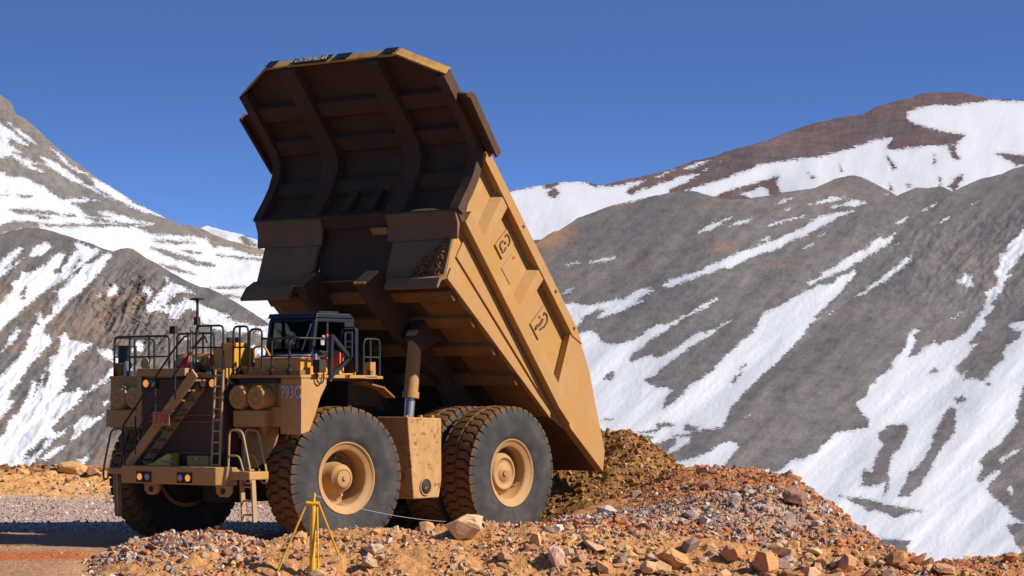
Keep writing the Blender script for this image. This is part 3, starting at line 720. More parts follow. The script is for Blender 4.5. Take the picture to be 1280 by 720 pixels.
def ground_mat():
    m = bpy.data.materials.new('earth_and_gravel'); n, l, b = nodes(m)
    geo = n.new('ShaderNodeNewGeometry')
    at = n.new('ShaderNodeAttribute'); at.attribute_name = 'soil'
    big = noise(n, l, geo.outputs['Position'], 0.5, 7, 0.6)
    mid = noise(n, l, geo.outputs['Position'], 4.0, 7, 0.65)
    vo = n.new('ShaderNodeTexVoronoi'); vo.inputs['Scale'].default_value = 9.0
    l.new(geo.outputs['Position'], vo.inputs['Vector'])
    fine = noise(n, l, geo.outputs['Position'], 26.0, 5, 0.7)
    c = mix(n, l, mathn(n, l, 'MULTIPLY', big.outputs[0], 0.3), at.outputs['Color'], (0.46, 0.26, 0.13))
    r = ramp(n, [(0.3, (0.66, 0.62, 0.58)), (0.52, (1.08, 1.08, 1.06)), (0.75, (1.35, 1.3, 1.22))]); l.new(mid.outputs[0], r.inputs[0])
    c = mix(n, l, 0.75, c, r.outputs[0], 'MULTIPLY')
    r2 = ramp(n, [(0.25, (0.76, 0.74, 0.72)), (0.6, (1.2, 1.2, 1.18))]); l.new(fine.outputs[0], r2.inputs[0])
    c = mix(n, l, 0.7, c, r2.outputs[0], 'MULTIPLY')
    l.new(c, b.inputs['Base Color']); b.inputs['Roughness'].default_value = 0.95; b.inputs['Specular IOR Level'].default_value = 0.15
    h = mathn(n, l, 'ADD', mathn(n, l, 'MULTIPLY', mid.outputs[0], 1.5), mathn(n, l, 'ADD', fine.outputs[0], mathn(n, l, 'MULTIPLY', vo.outputs['Distance'], -0.8)))
    bump(n, l, h, b, 0.8, 0.06)
    return m
M['ground'] = ground_mat()

gx = spaced(-590, -30, 1300, 1890, 4.0, 40.0)
gd = np.concatenate([np.arange(8, 52, 4.0), np.arange(52, 56, 0.5), np.arange(56, 63, 0.07), np.arange(63, 80, 0.16), np.arange(80, 93, 0.5), np.arange(93, 104, 0.14), np.arange(104, 125, 3), np.geomspace(125, 1500, 24)])
DX, DY = np.meshgrid(gx, gd)
XX = (DX - 640) / F * DY
ZZ = ground_z(XX, DY)
idx = np.arange(XX.size).reshape(XX.shape)
Q = np.stack([idx[:-1, :-1], idx[:-1, 1:], idx[1:, 1:], idx[1:, :-1]], -1).reshape(-1, 4)
ground = grid_object('ground', np.stack([XX, DY, ZZ], -1).reshape(-1, 3), Q, M['ground'])
tag(ground, 'tan and reddish earth of the dump platform with its rubble berm', kind='structure')

# soil colours by place: tan berm, red-brown mounds, grey gravel bank, orange earth bank, red wheel track
SOIL = {'tan': (0.59, 0.280, 0.100), 'redbrown': (0.50, 0.20, 0.075), 'grey': (0.55, 0.39, 0.31), 'orange': (0.76, 0.385, 0.125), 'red': (0.52, 0.125, 0.03), 'floor': (0.46, 0.245, 0.130), 'dark': (0.30, 0.155, 0.065), 'bounce_dark': (0.20, 0.095, 0.045)}
def soil(px, d):
    w = fbm(px * 0.02, d * 0.9, 4) * 0.9
    c = np.zeros(px.shape + (3,)) + SOIL['floor']
    def lay(mask, key):
        nonlocal c
        mk = np.clip(mask, 0, 1)[..., None]
        c = c * (1 - mk) + np.array(SOIL[key]) * mk
    st = lambda v, a, b: np.clip((v - a) / (b - a), 0, 1)
    lay(st(d, 64, 64.6) * (1 - st(d + w, 66.5, 67.5)) * (px < 700) * 0 , 'red')
    lay((1 - st(d + w * 0.5, 61.6, 62.6)) * st(d + w * 0.5, 59.0, 59.8) * (1 - st(px, 130, 200)), 'red')
    lay(st(d + w * 2, 72, 75) * (px < 760), 'grey')
    lay(st(d + w, 93.0, 94.2), 'orange')
    lay(st(d + w, 97.5, 99.2), 'dark')
    lay(st(px + w * 40, 96, 130) * (1 - st(d, 61.4, 62.2)), 'tan')
    lay(st(px + w * 60, 640, 740) * st(d + w, 59.2, 60.4) * (1 - st(d, 90, 92)), 'redbrown')
    lay(st(px + w * 60, 720, 800) * st(d + w, 59.9, 60.9) * (1 - st(d + w, 62.2, 63.8)) * 0.7 * (1 - st(px + w * 50, 980, 1060)), 'grey')
    lay(1 - st(d + w, 54.5, 56.0), 'bounce_dark'); lay((1 - st(px + w * 30, -120, -40)) * (1 - st(d, 70, 80)), 'bounce_dark')  # unseen near and left ground darkened to cut bounce onto the truck
    lay(st(px + w * 60, 1000, 1120) * st(d, 55, 57) * 0.7 * (1 - st(d, 90, 92)), 'redbrown')
    return c
sc = soil(DX, DY + 0 * DX).reshape(-1, 3)
a = ground.data.attributes.new('soil', 'FLOAT_COLOR', 'POINT')
a.data.foreach_set('color', np.concatenate([sc, np.ones((len(sc), 1))], 1).astype(np.float32).ravel())
# ---------------------------------------------------------------- the haul truck (x forward, y to its left, z up)
truck = empty('haul_truck', (TX, TY, 0), math.atan2(-math.cos(TH), -math.sin(TH)))
tag(truck, 'dusty yellow mining haul truck with its dump body tipped up', 'truck')

def part(name, mat, bevel=0.0, parent=truck):
    """decorator-free shorthand: returns a builder whose done() links the part"""
    b = MB()
    b.done = lambda: b.build(name, mat, parent, bevel)
    return b

# --- wheels
def tyre_mesh():
    NA, R0 = 440, 1.78
    lugs = 44
    prof = []   # (radius, y, tread?) from inner bead to outer bead
    prof += [(0.86, -0.44, 0), (0.92, -0.50, 0), (1.08, -0.555, 0), (1.28, -0.575, 0), (1.45, -0.565, 0), (1.58, -0.545, 1), (1.66, -0.535, 1), (1.725, -0.52, 1), (1.76, -0.50, 1)]
    for y in np.linspace(-0.46, 0.46, 21): prof.append((R0 - 0.045 * (y / 0.5) ** 2, float(y), 1))
    prof += [(r, -y, t) for r, y, t in reversed(prof[:9])]
    vs = []
    a = np.arange(NA) * 2 * np.pi / NA
    for r, y, t in prof:
        rr = np.full(NA, r)
        if t:
            side = 1.0 if y > 0 else 0.0
            ph = a * lugs / (2 * np.pi) + side * 0.5 + 0.85 * abs(y) / 0.5 + 0.16 * math.sin(abs(y) * 16)
            fr = np.abs((ph % 1.0) - 0.5)                      # 0.5 at groove centre
            g = np.clip((fr - 0.40) / 0.045, 0, 1)
            if abs(y) < 0.03: g = np.maximum(g, 0.55)
            rr = rr - (0.085 if r > 1.74 else (0.10 if r > 1.6 else 0.03)) * g
        vs.append(np.stack([rr * np.cos(a), np.full(NA, y), rr * np.sin(a)], -1))
    V = np.concatenate(vs); n = len(prof)
    idx = np.arange(n * NA).reshape(n, NA)
    nx = np.roll(idx, -1, axis=1)
    Q = np.stack([idx[:-1], idx[1:], nx[1:], nx[:-1]], -1).reshape(-1, 4)
    me = bpy.data.meshes.new('tyre')
    me.from_pydata(V.tolist(), [], Q.tolist())
    bm = bmesh.new(); bm.from_mesh(me); bmesh.ops.recalc_face_normals(bm, faces=bm.faces); bm.to_mesh(me); bm.free()
    sm = np.ones(len(me.polygons), bool)
    me.polygons.foreach_set('use_smooth', sm)
    me.set_sharp_from_angle(angle=math.radians(28))
    me.materials.append(M['tyre'])
    return me
TYRE = tyre_mesh()

def bolts(mb, r, y, n, br=0.025, h=0.03, c=(0, 0)):
    for k in range(n):
        a = 2 * math.pi * k / n
        p = (c[0] + r * math.cos(a), y, c[1] + r * math.sin(a))
        mb.tube([p, (p[0], y + h, p[2])], br, 6)

def make_wheel(front):
    w = MB()
    if front:
        w.lathe([(0.80, -0.44), (0.90, -0.44), (0.86, -0.36), (0.80, -0.30), (0.80, 0.30), (0.86, 0.40), (0.90, 0.47), (0.90, 0.51), (0.875, 0.51), (0.855, 0.465), (0.82, 0.455), (0.74, 0.40), (0.70, 0.385), (0.685, 0.34), (0.69, -0.08), (0.70, -0.16), (0.30, -0.20)], 56)
        bolts(w, 0.61, -0.175, 44, 0.016, 0.035)
    else:
        w.lathe([(0.80, -0.44), (0.90, -0.44), (0.86, -0.36), (0.80, -0.30), (0.80, 0.30), (0.86, 0.40), (0.90, 0.47), (0.90, 0.51), (0.875, 0.51), (0.855, 0.465), (0.82, 0.455), (0.74, 0.40), (0.70, 0.385), (0.68, 0.33), (0.69, -0.15), (0.50, -0.18)], 56)
    rim = w.build('wheel', M['hub'], truck)
    t = bpy.data.objects.new('tyre', TYRE); put(t, rim)
    h = MB()
    if front:
        h.lathe([(0.60, -0.19), (0.56, -0.12), (0.42, 0.02), (0.37, 0.12), (0.345, 0.28), (0.32, 0.33), (0.26, 0.345), (0.25, 0.39), (0.17, 0.41), (0.02, 0.41)], 40)
        bolts(h, 0.215, 0.40, 20, 0.02, 0.025)
        h.tube([(0, 0.40, 0), (0, 0.45, 0)], 0.06, 10)
        for k in range(5):
            a = 2 * math.pi * k / 5 + 0.4
            h.tube([(0.5 * math.cos(a), -0.12, 0.5 * math.sin(a)), (0.5 * math.cos(a), 0.0, 0.5 * math.sin(a))], 0.035, 8)
    else:
        h.lathe([(0.60, -0.2), (0.58, 0.10), (0.54, 0.16), (0.46, 0.20), (0.45, 0.24), (0.39, 0.26), (0.385, 0.22), (0.22, 0.23), (0.20, 0.27), (0.02, 0.27)], 40)
        bolts(h, 0.42, 0.22, 24, 0.018, 0.03)
        h.tube([(0, 0.26, 0), (0.02, 0.33, 0)], 0.08, 10)
    h.build('hub', M['hub'], rim)
    MB().lathe([(0.30, -0.80), (0.72, -0.78), (0.76, -0.46), (0.76, -0.30)], 28).build('brake_drum', M['dark'], rim)
    return rim
STEER = math.radians(-8)
wf = make_wheel(True); wr = make_wheel(False)
wf.location = (5.905, 2.82, 1.74); wf.rotation_euler = (0.0, 0, STEER)
w = copy_tree(wf, truck); w.location = (5.905, -2.82, 1.74); w.rotation_euler = (0, 0, math.pi + STEER)
wr.location = (0, 3.24, 1.74)
for y, rz in ((1.93, 0), (-1.93, math.pi), (-3.24, math.pi)):
    w = copy_tree(wr, truck); w.location = (0, y, 1.74); w.rotation_euler = (0, 0, rz)
for i, w in enumerate([o for o in bpy.data.objects if o.parent == truck and o.name.startswith('wheel')]):
    for c in [x for x in bpy.data.objects if x.parent == w]:
        c.rotation_euler = (0, 0.37 * i, 0)

# --- chassis
b = part('chassis', M['dark'], 0.02)
for s in (1, -1):
    b.prism([(-2.6, 1.9), (-2.6, 2.7), (0.8, 2.9), (3.0, 2.45), (8.2, 2.35), (8.3, 1.65), (3.0, 1.45), (1.0, 1.75)], 1, s * 0.72, s * 1.12)
for x in (-2.2, 1.4, 3.2, 5.0, 7.6): b.box(x - 0.2, x + 0.2, -0.8, 0.8, 1.75, 2.3)
b.done()
b = part('rear_axle', M['dark'])
b.lathe([(0.35, -3.2), (0.55, -2.6), (0.62, -1.2), (0.85, -0.6), (0.95, 0), (0.85, 0.6), (0.62, 1.2), (0.55, 2.6), (0.35, 3.2)], 28, 1, (0, 0, 1.72)); b.done()
b = part('front_axle', M['dark'], 0.03)
b.box(5.65, 6.15, -2.0, 2.0, 1.35, 1.85)
for s in (1, -1): b.cyl((5.9, s * 1.75, 1.5), (5.9, s * 1.55, 3.5), 0.24)
b.done()
b = part('engine', M['dark'], 0.03)
b.box(5.0, 7.4, -0.95, 0.95, 2.1, 4.0); b.box(4.2, 5.0, -0.6, 0.6, 2.2, 3.6); b.done()
b = part('oil_pan', M['dark'], 0.05)
b.box(5.4, 7.2, -0.5, 0.5, 1.1, 2.1); b.done()

# --- bumper and steps
b = part('bumper', M['tan'], 0.025)
b.prism([(8.45, -1.95), (8.92, -1.64), (8.92, 1.70), (8.45, 2.0)], 2, 1.60, 2.04)
b.prism([(7.9, -2.52), (8.57, -2.52), (8.62, -1.9), (7.9, -1.9)], 2, 1.80, 1.96)
b.prism([(7.9, 2.52), (7.9, 1.9), (8.62, 1.9), (8.57, 2.52)], 2, 1.74, 1.94)
b.box(7.7, 8.45, -1.9, 1.9, 1.86, 1.98)
b.done()
for y in (-0.93, -0.66, 0.51, 0.78):
    lit = y in (-0.93, 0.78)
    g = MB().box(8.915, 8.95, y - 0.12, y + 0.12, 1.64, 1.90).build('headlamp', M['dark'], truck, 0.01)
    MB().lathe([(0.085, 8.945), (0.085, 8.96), (0.05, 8.975), (0.01, 8.98)], 16, 0, (0, y, 1.77)).build('lens', M['amber'] if lit else M['lens'], g)
for y in (-0.78, 1.75):
    k = MB()
    k.prism([(y - 0.26, 1.60), (y + 0.26, 1.60), (y + 0.24, 1.42), (y + 0.12, 1.32), (y - 0.12, 1.32), (y - 0.24, 1.42)], 0, 8.60, 8.70)
    k.build('tow_lug', M['tan'], truck, 0.01)
    MB().cyl((8.59, y, 1.46), (8.715, y, 1.46), 0.075, 14).build('tow_hole', M['dark'], truck)
def ladder(p0, p1, wdir, width, n, r, mat, name='ladder', flat=None):
    p0, p1, wdir = Vector(p0), Vector(p1), Vector(wdir).normalized()
    b = part(name, mat, 0.0)
    for s in (-0.5, 0.5):
        if flat: b.bar(p0 + wdir * (s * width), p1 + wdir * (s * width), flat[0], flat[1], (1, 0, 0))
        else: b.tube([p0 + wdir * (s * width), p1 + wdir * (s * width)], r, 7)
    o = b.done()
    for i in range(n):
        c = p0.lerp(p1, (i + 0.5) / n)
        MB().tube([c - wdir * (0.5 * width), c + wdir * (0.5 * width)], r * 0.8 if not flat else 0.03, 6).build('rung', mat, o)
    return o
ladder((8.35, 2.30, 0.72), (8.40, 2.28, 1.74), (0.05, 1, 0), 0.40, 3, 0.03, M['tanrail'], flat=(0.05, 0.13))
ladder((8.30, -2.40, 0.72), (8.35, -2.42, 1.80), (0.5, 0.8, 0), 0.34, 3, 0.03, M['tanrail'], flat=(0.05, 0.13))
def loop(name, pts, r, mat, rd=0.12):
    return MB().tube(pts, r, 7, round_=rd).build(name, mat, truck)
# grab loops over the bumper ends
for s, X in ((1, 8.5), (-1, 8.5)):
    m_ = M['tanrail'] if s > 0 else M['brownrail']
    yo = 0.0 if s > 0 else 0.27
    for xo in (0.0, -0.55):
        x = X + xo
        loop('grab_rail', [(x, s * (1.72 + yo), 1.95), (x, s * (1.76 + yo), 2.95), (x, s * (2.20 + yo), 2.93), (x, s * (2.48 + yo), 1.95), (x, s * (2.50 + yo), 1.66), (x, s * (2.32 + yo), 1.66), (x, s * (2.30 + yo), 1.85)], 0.028, m_, 0.14)
        loop('grab_rail', [(x, s * (1.74 + yo), 2.32), (x, s * (2.10 + yo), 2.32), (x, s * (2.24 + yo), 1.95)], 0.024, m_, 0.12)
ladder((8.42, 1.20, 1.95), (8.36, 1.26, 4.42), (0, 1, 0), 0.28, 9, 0.028, M['tanrail'])

# --- radiator and front structure
b = part('radiator', M['engine_brown'], 0.02)
b.box(7.4, 8.0, -1.85, 1.05, 2.0, 4.20); b.done()
o = part('radiator_guard', M['brownrail'], 0.01)
for z in (2.35, 3.13, 3.30): o.box(8.0, 8.04, -1.6, 1.0, z - 0.02, z + 0.02)
o.done()
b = part('front_frame', M['tan'], 0.015)
b.box(7.86, 8.06, -2.02, -0.30, 4.27, 4.47)
b.box(7.86, 8.05, -2.02, -1.85, 2.95, 4.27)
b.box(7.72, 7.98, -0.30, 0.45, 4.20, 4.36)
b.box(7.75, 8.0, 0.86, 1.03, 1.98, 4.2)
b.done()
for ys in ((-1.66, -1.42), (0.40, 0.72)):
    g = MB().box(8.0, 8.075, ys[0] - 0.17, ys[1] + 0.15, 3.96, 4.22).build('headlamp', M['dark'], truck, 0.01)
    for i, y in enumerate(ys):
        lit = (i == 0) == (ys[0] < 0)
        MB().lathe([(0.095, 8.07), (0.095, 8.09), (0.05, 8.11), (0.01, 8.115)], 16, 0, (0, y, 4.09)).build('lens', M['amber'] if lit else M['lens'], g)
# air cleaner boxes and drums
for s, ys, yb in ((1, (1.56, 2.19), (1.28, 2.66)), (-1, (-2.17, -2.76), (-3.4, -2.02))):
    b = part('air_cleaner_box', M['tan'], 0.02)
    if s > 0: b.box(6.4, 7.66, yb[0], yb[1], 3.05, 4.12)
    else: b.prism([(yb[0], 4.26), (yb[1], 4.26), (yb[1], 2.6), (-2.35, 2.62), (-2.55, 2.95), (yb[0], 2.95)], 0, 6.4, 7.70)
    b.done()
    b = part('air_cleaner_tray', M['tan'], 0.02)
    b.box(7.64, 7.96, min(ys) - 0.22 - (0.3 if s < 0 else 0), max(ys) + 0.22, 3.02 if s > 0 else 2.98, 3.42); b.done()
    for y in ys:
        d = part('air_cleaner_drum', M['tan'])
        d.lathe([(0.29, 7.60), (0.29, 8.02), (0.27, 8.05), (0.16, 8.06), (0.15, 8.04), (0.08, 8.04), (0.07, 8.08), (0.01, 8.08)], 36, 0, (0, y, 3.74)); d.done()
    for y in (ys[0] - 0.12, (ys[0] + ys[1]) / 2, ys[1] + 0.12):
        c = part('dust_valve', M['under'])
        c.lathe([(0.13, 3.02), (0.12, 2.95), (0.05, 2.80), (0.03, 2.72)], 14, 2, (7.8, y, 0)); c.done()
# left cheek with the type number
b = part('fender_cheek', M['tan'], 0.015)
b.prism([(7.70, 4.20), (6.80, 4.20), (6.80, 4.05), (7.02, 3.72), (7.20, 3.30), (7.40, 2.92), (7.70, 2.84)], 1, 2.70, 3.40); b.done()
text_mesh('type_number', '793C', 0.42, M['faded'], truck, frame((7.714, 3.06, 3.85), (0, 1, 0), (0, 0, 1), (1, 0, 0)), 0.006, 0.012, 1.05, 0.70)
b = part('fender_cheek', M['tan'], 0.015)
b.prism([(7.60, 4.20), (6.80, 4.20), (7.10, 3.60), (7.30, 3.1), (7.60, 2.9)], 1, -3.40, -3.34); b.done()
# inner wheel-well shield
b = part('wheel_well_shield', M['tan'], 0.0)
arc = [(1.15 + 1.25 * math.cos(t), 3.06 + 1.15 * math.sin(t)) for t in np.linspace(0, -math.pi / 2, 14)]
b.prism([(1.15, 3.06)] + arc, 0, 7.42, 7.48); b.done()
b = part('lower_deck_post', M['tan'], 0.01)
b.box(7.52, 7.66, 2.44, 2.62, 3.05, 4.12); b.box(7.50, 7.70, 2.40, 2.70, 3.02, 3.50); b.done()

# --- deck
b = part('deck', M['tan'], 0.015)
b.box(4.95, 7.72, -3.42, -1.0, 4.22, 4.29)
b.box(4.95, 7.74, 1.06, 3.42, 4.21, 4.29)
b.box(4.6, 6.9, -1.0, 1.06, 4.16, 4.24); b.done()
b = part('deck_edge', M['dark'], 0.01)
b.box(7.66, 7.78, 1.35, 2.7, 4.08, 4.205); b.done()
b = part('engine_hood', M['under'], 0.04)
b.box(5.0, 6.9, -0.9, 0.9, 4.24, 4.62); b.done()
b = part('fender_arm', M['under'], 0.0)
b.bar((5.3, 3.0, 4.14), (4.3, 2.9, 3.98), 0.35, 0.04, (0, 0, 1)); b.bar((4.3, 2.9, 3.98), (3.85, 2.85, 3.74), 0.30, 0.04, (0, 0, 1)); b.done()
b = part('firewall', M['dark'], 0.0)
b.box(4.9, 5.05, -2.6, 2.5, 2.5, 4.15); b.box(5.05, 7.3, 1.0, 1.06, 2.4, 4.15); b.done()
b = part('rear_platform', M['tan'], 0.01)
b.box(4.75, 5.4, 2.6, 3.42, 4.20, 4.27); b.box(4.95, 5.15, 3.1, 3.35, 4.27, 4.62); b.done()

# --- yellow hydraulic tower beside the stairs
b = part('hydraulic_tank', M['yellow'], 0.02)
b.box(6.9, 7.62, 0.30, 1.00, 4.26, 4.98); b.box(7.05, 7.45, 0.38, 0.92, 4.98, 5.10); b.done()
for y in (0.5, 0.8):
    b = part('filler_cap', M['dark']); b.cyl((7.25, y, 5.10), (7.25, y, 5.24), 0.09, 12); b.done()
b = part('tower_column', M['yellow'], 0.012)
b.prism([(7.92, 3.72), (7.62, 3.72), (7.36, 4.40), (7.36, 4.46), (7.92, 4.46)], 1, 0.46, 1.02)
b.box(7.2, 7.5, 1.02, 1.62, 4.29, 4.5)
b.done()
for x0 in (7.80, 7.62):
    MB().tube([(x0, 1.035, 3.75), (x0 - 0.1, 1.035, 4.2), (x0 - 0.2, 1.035, 4.44)], 0.018, 6).build('hose', M['dark'], truck)
MB().tube([(7.95, 0.45, 4.30), (7.98, 0.75, 4.36), (7.97, 1.0, 4.28), (7.85, 1.2, 4.05), (7.75, 1.5, 4.02)], 0.03, 7, round_=0.12).build('hose', M['dark'], truck)
# tanks and bottles on the middle deck
b = part('exhaust_muffler', M['tan']); b.tube([(7.2, -1.2, 4.62), (7.2, -0.1, 4.62)], 0.26, 20); b.done()
b = part('starter_bottle', M['grey']); b.lathe([(0.02, 4.3), (0.11, 4.3), (0.11, 4.62), (0.05, 4.7), (0.03, 4.76)], 14, 2, (7.55, -0.42, 0)); b.done()
for y in (-0.75, -0.60, 0.18, 0.26):
    b = part('fire_extinguisher', M['red']); b.lathe([(0.02, 4.3), (0.075, 4.3), (0.075, 4.66), (0.03, 4.74), (0.02, 4.8)], 12, 2, (7.6, y, 0)); b.done()
for x, y, z in ((7.5, -1.0, 4.4), (7.4, -0.85, 4.45), (7.45, 0.05, 4.4), (7.6, -1.15, 4.36)):
    b = part('valve_block', M['dark'], 0.01); b.box(x - 0.08, x + 0.08, y - 0.07, y + 0.07, 4.28, z + 0.1); b.done()

# --- diagonal stairs with number plate
SA, SB = Vector((8.45, -1.78, 2.02)), Vector((8.45, 0.60, 4.34))
st = None
for x in (8.55, 7.98):
    b = part('stair_stringer', M['tan'], 0.008)
    b.bar((x, SA.y, SA.z), (x, SB.y, SB.z), 0.06, 0.26, (0, -1, 1)); b.done()
for i in range(9):
    t = (i + 0.6) / 9.3
    p = SA.lerp(SB, t)
    MB().box(8.0, 8.53, p.y - 0.12, p.y + 0.14, p.z - 0.03, p.z + 0.02).build('stair_tread', M['under'], truck, 0.004)
for x in (8.58, 7.96):
    b = part('stair_rail', M['rail'])
    b.tube([(x, -1.95, 2.25), (x, -1.98, 3.0), (x, -0.1, 4.95), (x, 0.32, 5.30), (x, 0.42, 5.1)], 0.026, 7, round_=0.15)
    b.tube([(x, -1.72, 2.60), (x, 0.30, 4.72)], 0.02, 6)
    for t in (0.12, 0.42, 0.72):
        p = SA.lerp(SB, t); b.tube([(x, p.y, p.z), (x, p.y, p.z + 0.97)], 0.022, 6)
    b.done()
g = part('number_plate', M['tan'], 0.006); g.box(8.60, 8.63, -0.82, -0.22, 3.03, 3.38); g = g.done()
text_mesh('plate_number', '378', 0.36, M['red'], g, frame((8.637, -0.52, 3.205), (0, 1, 0), (0, 0, 1), (1, 0, 0)), 0.004, 0.008, 1.0, 0.95)

# --- handrails
def handrail(path, zlow, ztop, posts, zmid=None, r=0.028, name='handrail', ends=True):
    """path: plan points; top rail with rounded down-turned ends, mid rail and posts"""
    b = part(name, M['rail'])
    top = [(x, y, ztop) for x, y in path]
    if ends: top = [(path[0][0], path[0][1], zlow)] + top + [(path[-1][0], path[-1][1], zlow)]
    b.tube(top, r, 7, round_=0.14)
    if zmid: b.tube([(x, y, zmid) for x, y in path], r * 0.8, 6)
    for x, y in posts: b.tube([(x, y, zlow), (x, y, ztop)], r, 7)
    o = b.done()
    for x, y in posts: MB().box(x - 0.06, x + 0.06, y - 0.05, y + 0.05, zlow - 0.01, zlow + 0.14).build('post_foot', M['rail'], o)
    return o
handrail([(7.66, -3.30), (7.66, -1.25)], 4.28, 5.30, [(7.66, -2.72), (7.66, -2.0)], 4.78)
handrail([(6.2, -3.36), (7.60, -3.36)], 4.28, 5.28, [(6.9, -3.36)], 4.78)
handrail([(7.30, -1.35), (7.30, 0.0)], 4.28, 5.36, [(7.30, -0.95), (7.30, -0.4)], 4.80)
handrail([(7.95, 0.02), (7.95, 0.98)], 4.38, 5.52, [(7.95, 0.55)], 4.98)
handrail([(7.60, 0.98), (7.60, 1.50)], 4.32, 5.50, [(7.60, 1.2)], 4.98)
handrail([(7.68, 1.62), (7.68, 2.05)], 4.30, 5.42, [], None)
handrail([(7.70, 2.05), (7.70, 3.30), (6.75, 3.34)], 4.30, 5.18, [(7.70, 2.40), (7.70, 3.0)], 4.74, ends=False)
handrail([(5.35, 3.30), (4.75, 3.30)], 4.27, 5.20, [(5.1, 3.30)], 4.74)
b = part('curved_grab_rail', M['tanrail']); b.tube([(7.98, 0.16, 4.28), (8.0, -0.02, 4.32), (8.0, -0.10, 4.55), (8.0, -0.10, 5.5)], 0.04, 8, round_=0.2); b.done()
b = part('yellow_grab_loop', M['yellow']); b.tube([(7.35, 1.55, 4.5), (7.35, 1.42, 4.98), (7.35, 1.80, 5.02), (7.35, 2.0, 4.75)], 0.03, 7, round_=0.12); b.done()
b = part('antenna', M['dark']); b.tube([(7.9, 0.02, 5.3), (7.9, 0.0, 6.18)], 0.035, 7); b.box(7.8, 8.0, -0.16, 0.16, 6.17, 6.22); b.box(7.84, 7.96, -0.06, 0.06, 5.55, 5.75); b.done()
b = part('work_lamp', M['dark'], 0.01); b.box(7.2, 7.32, -1.62, -1.42, 5.36, 5.56); b.tube([(7.26, -1.5, 4.3), (7.26, -1.5, 5.36)], 0.02, 6); b.done()
# right-hand mirror on the far deck edge
b = part('mirror', M['black'], 0.02); b.box(7.42, 7.50, -3.34, -2.98, 4.55, 5.08); b.tube([(7.46, -3.0, 4.6), (7.46, -2.7, 4.6), (7.46, -2.7, 5.05), (7.46, -3.0, 5.05)], 0.022, 6); b = b.done()
b2 = part('rear_lamp_box', M['under'], 0.02); b2.box(7.3, 7.6, -3.38, -3.1, 4.29, 4.62); b2.done()
MB().lathe([(0.13, 4.29), (0.13, 4.62), (0.10, 4.66), (0.02, 4.68)], 16, 2, (7.5, -2.95, 0)).build('grease_canister', M['grey'], truck)
MB().tube([(7.72, -2.05, 4.60), (7.76, -2.05, 4.60)], 0.15, 16).build('round_reflector', M['tanrail'], truck)

# --- cab
CY0, CY1 = 1.46, 3.06
cf = part('cab', M['black'], 0.02)
cf.box(5.36, 6.98, CY0, CY1, 4.29, 4.36)
cf.prism([(6.86, 5.70), (6.80, 5.82), (5.62, 5.82), (5.44, 5.70)], 1, CY0 - 0.03, CY1 + 0.03)
cf.prism([(6.84, 5.60), (6.80, 5.70), (5.44, 5.70), (5.42, 5.60)], 1, CY0, CY1)
cf.prism([(6.99, 4.68), (6.99, 4.84), (6.80, 4.90), (5.36, 4.84), (5.36, 4.68)], 1, CY0 + 0.01, CY1 - 0.01)
for y in (CY0, CY1 - 0.12):
    cf.prism([(6.98, 4.78), (6.84, 5.65), (6.74, 5.65), (6.86, 4.78)], 1, y, y + 0.12)
    cf.prism([(5.36, 4.30), (5.44, 5.70), (5.80, 5.70), (5.72, 4.30)], 1, y, y + 0.12)
    cf.prism([(6.42, 4.78), (6.42, 5.62), (6.34, 5.62), (6.34, 4.78)], 1, y + 0.02, y + 0.10)
cf.box(5.37, 5.45, CY0 + 0.1, CY1 - 0.1, 4.30, 5.0)
cab = cf.done()
b = MB(); b.box(5.9, 6.6, CY1 - 0.55, CY1 - 0.1, 5.82, 5.87); b.build('roof_hatch', M['black'], cab, 0.01)
lw = MB(); lw.box(5.37, 6.97, CY0 - 0.005, CY1 + 0.005, 4.30, 4.675); lw.build('cab_lower_wall', M['yellow'], cab, 0.01)
MB().box(5.40, 6.97, CY1 - 0.002, CY1 + 0.012, 4.68, 4.73).build('red_stripe', M['red'], cab)
MB().prism([(6.945, 4.86), (6.835, 5.62), (6.825, 5.62), (6.935, 4.86)], 1, CY0 + 0.11, CY1 - 0.11).build('windscreen', M['glass'], cab)
for y in (CY0 + 0.05, CY1 - 0.06):
    MB().prism([(6.86, 4.86), (6.76, 5.60), (6.42, 5.60), (6.42, 4.86)], 1, y, y + 0.01).build('side_window', M['glass'], cab)
    MB().prism([(6.34, 4.86), (6.34, 5.60), (5.80, 5.60), (5.76, 4.86)], 1, y, y + 0.01).build('side_window', M['glass'], cab)
MB().box(5.40, 5.41, CY0 + 0.1, CY1 - 0.1, 5.0, 5.65).build('rear_window', M['glass'], cab)
b = MB(); b.box(5.75, 6.2, 2.0, 2.5, 4.5, 4.85); b.prism([(5.78, 4.85), (5.70, 5.45), (5.82, 5.45), (5.92, 4.85)], 1, 2.0, 2.5); b.build('driver_seat', M['dark'], cab, 0.03)
b = MB(); b.tube([(6.55 + 0.05 * math.cos(t), 2.25 + 0.2 * math.cos(t), 5.0 + 0.2 * math.sin(t)) for t in np.linspace(0, 2 * math.pi, 15)[:-1]], 0.02, 6, closed=True); b.build('steering_wheel', M['dark'], cab)
MB().box(6.5, 6.86, CY0 + 0.15, CY1 - 0.15, 4.7, 4.95).build('dashboard', M['dark'], cab, 0.03)
MB().box(6.47, 6.60, CY1 - 0.048, CY1 - 0.044, 5.03, 5.16).build('window_sticker', M['faded'], cab)
MB().box(6.46, 6.55, CY1 - 0.048, CY1 - 0.044, 5.19, 5.27).build('window_sticker', M['faded'], cab)
MB().bar((6.99, 2.75, 4.9), (6.87, 2.95, 5.55), 0.03, 0.03).build('wiper', M['grey'], cab)
MB().lathe([(0.01, CY1 + 0.006), (0.25, CY1 + 0.006), (0.25, CY1 + 0.016), (0.01, CY1 + 0.016)], 24, 1, (6.12, 0, 4.66)).build('orange_disc_decal', M['orange'], cab)
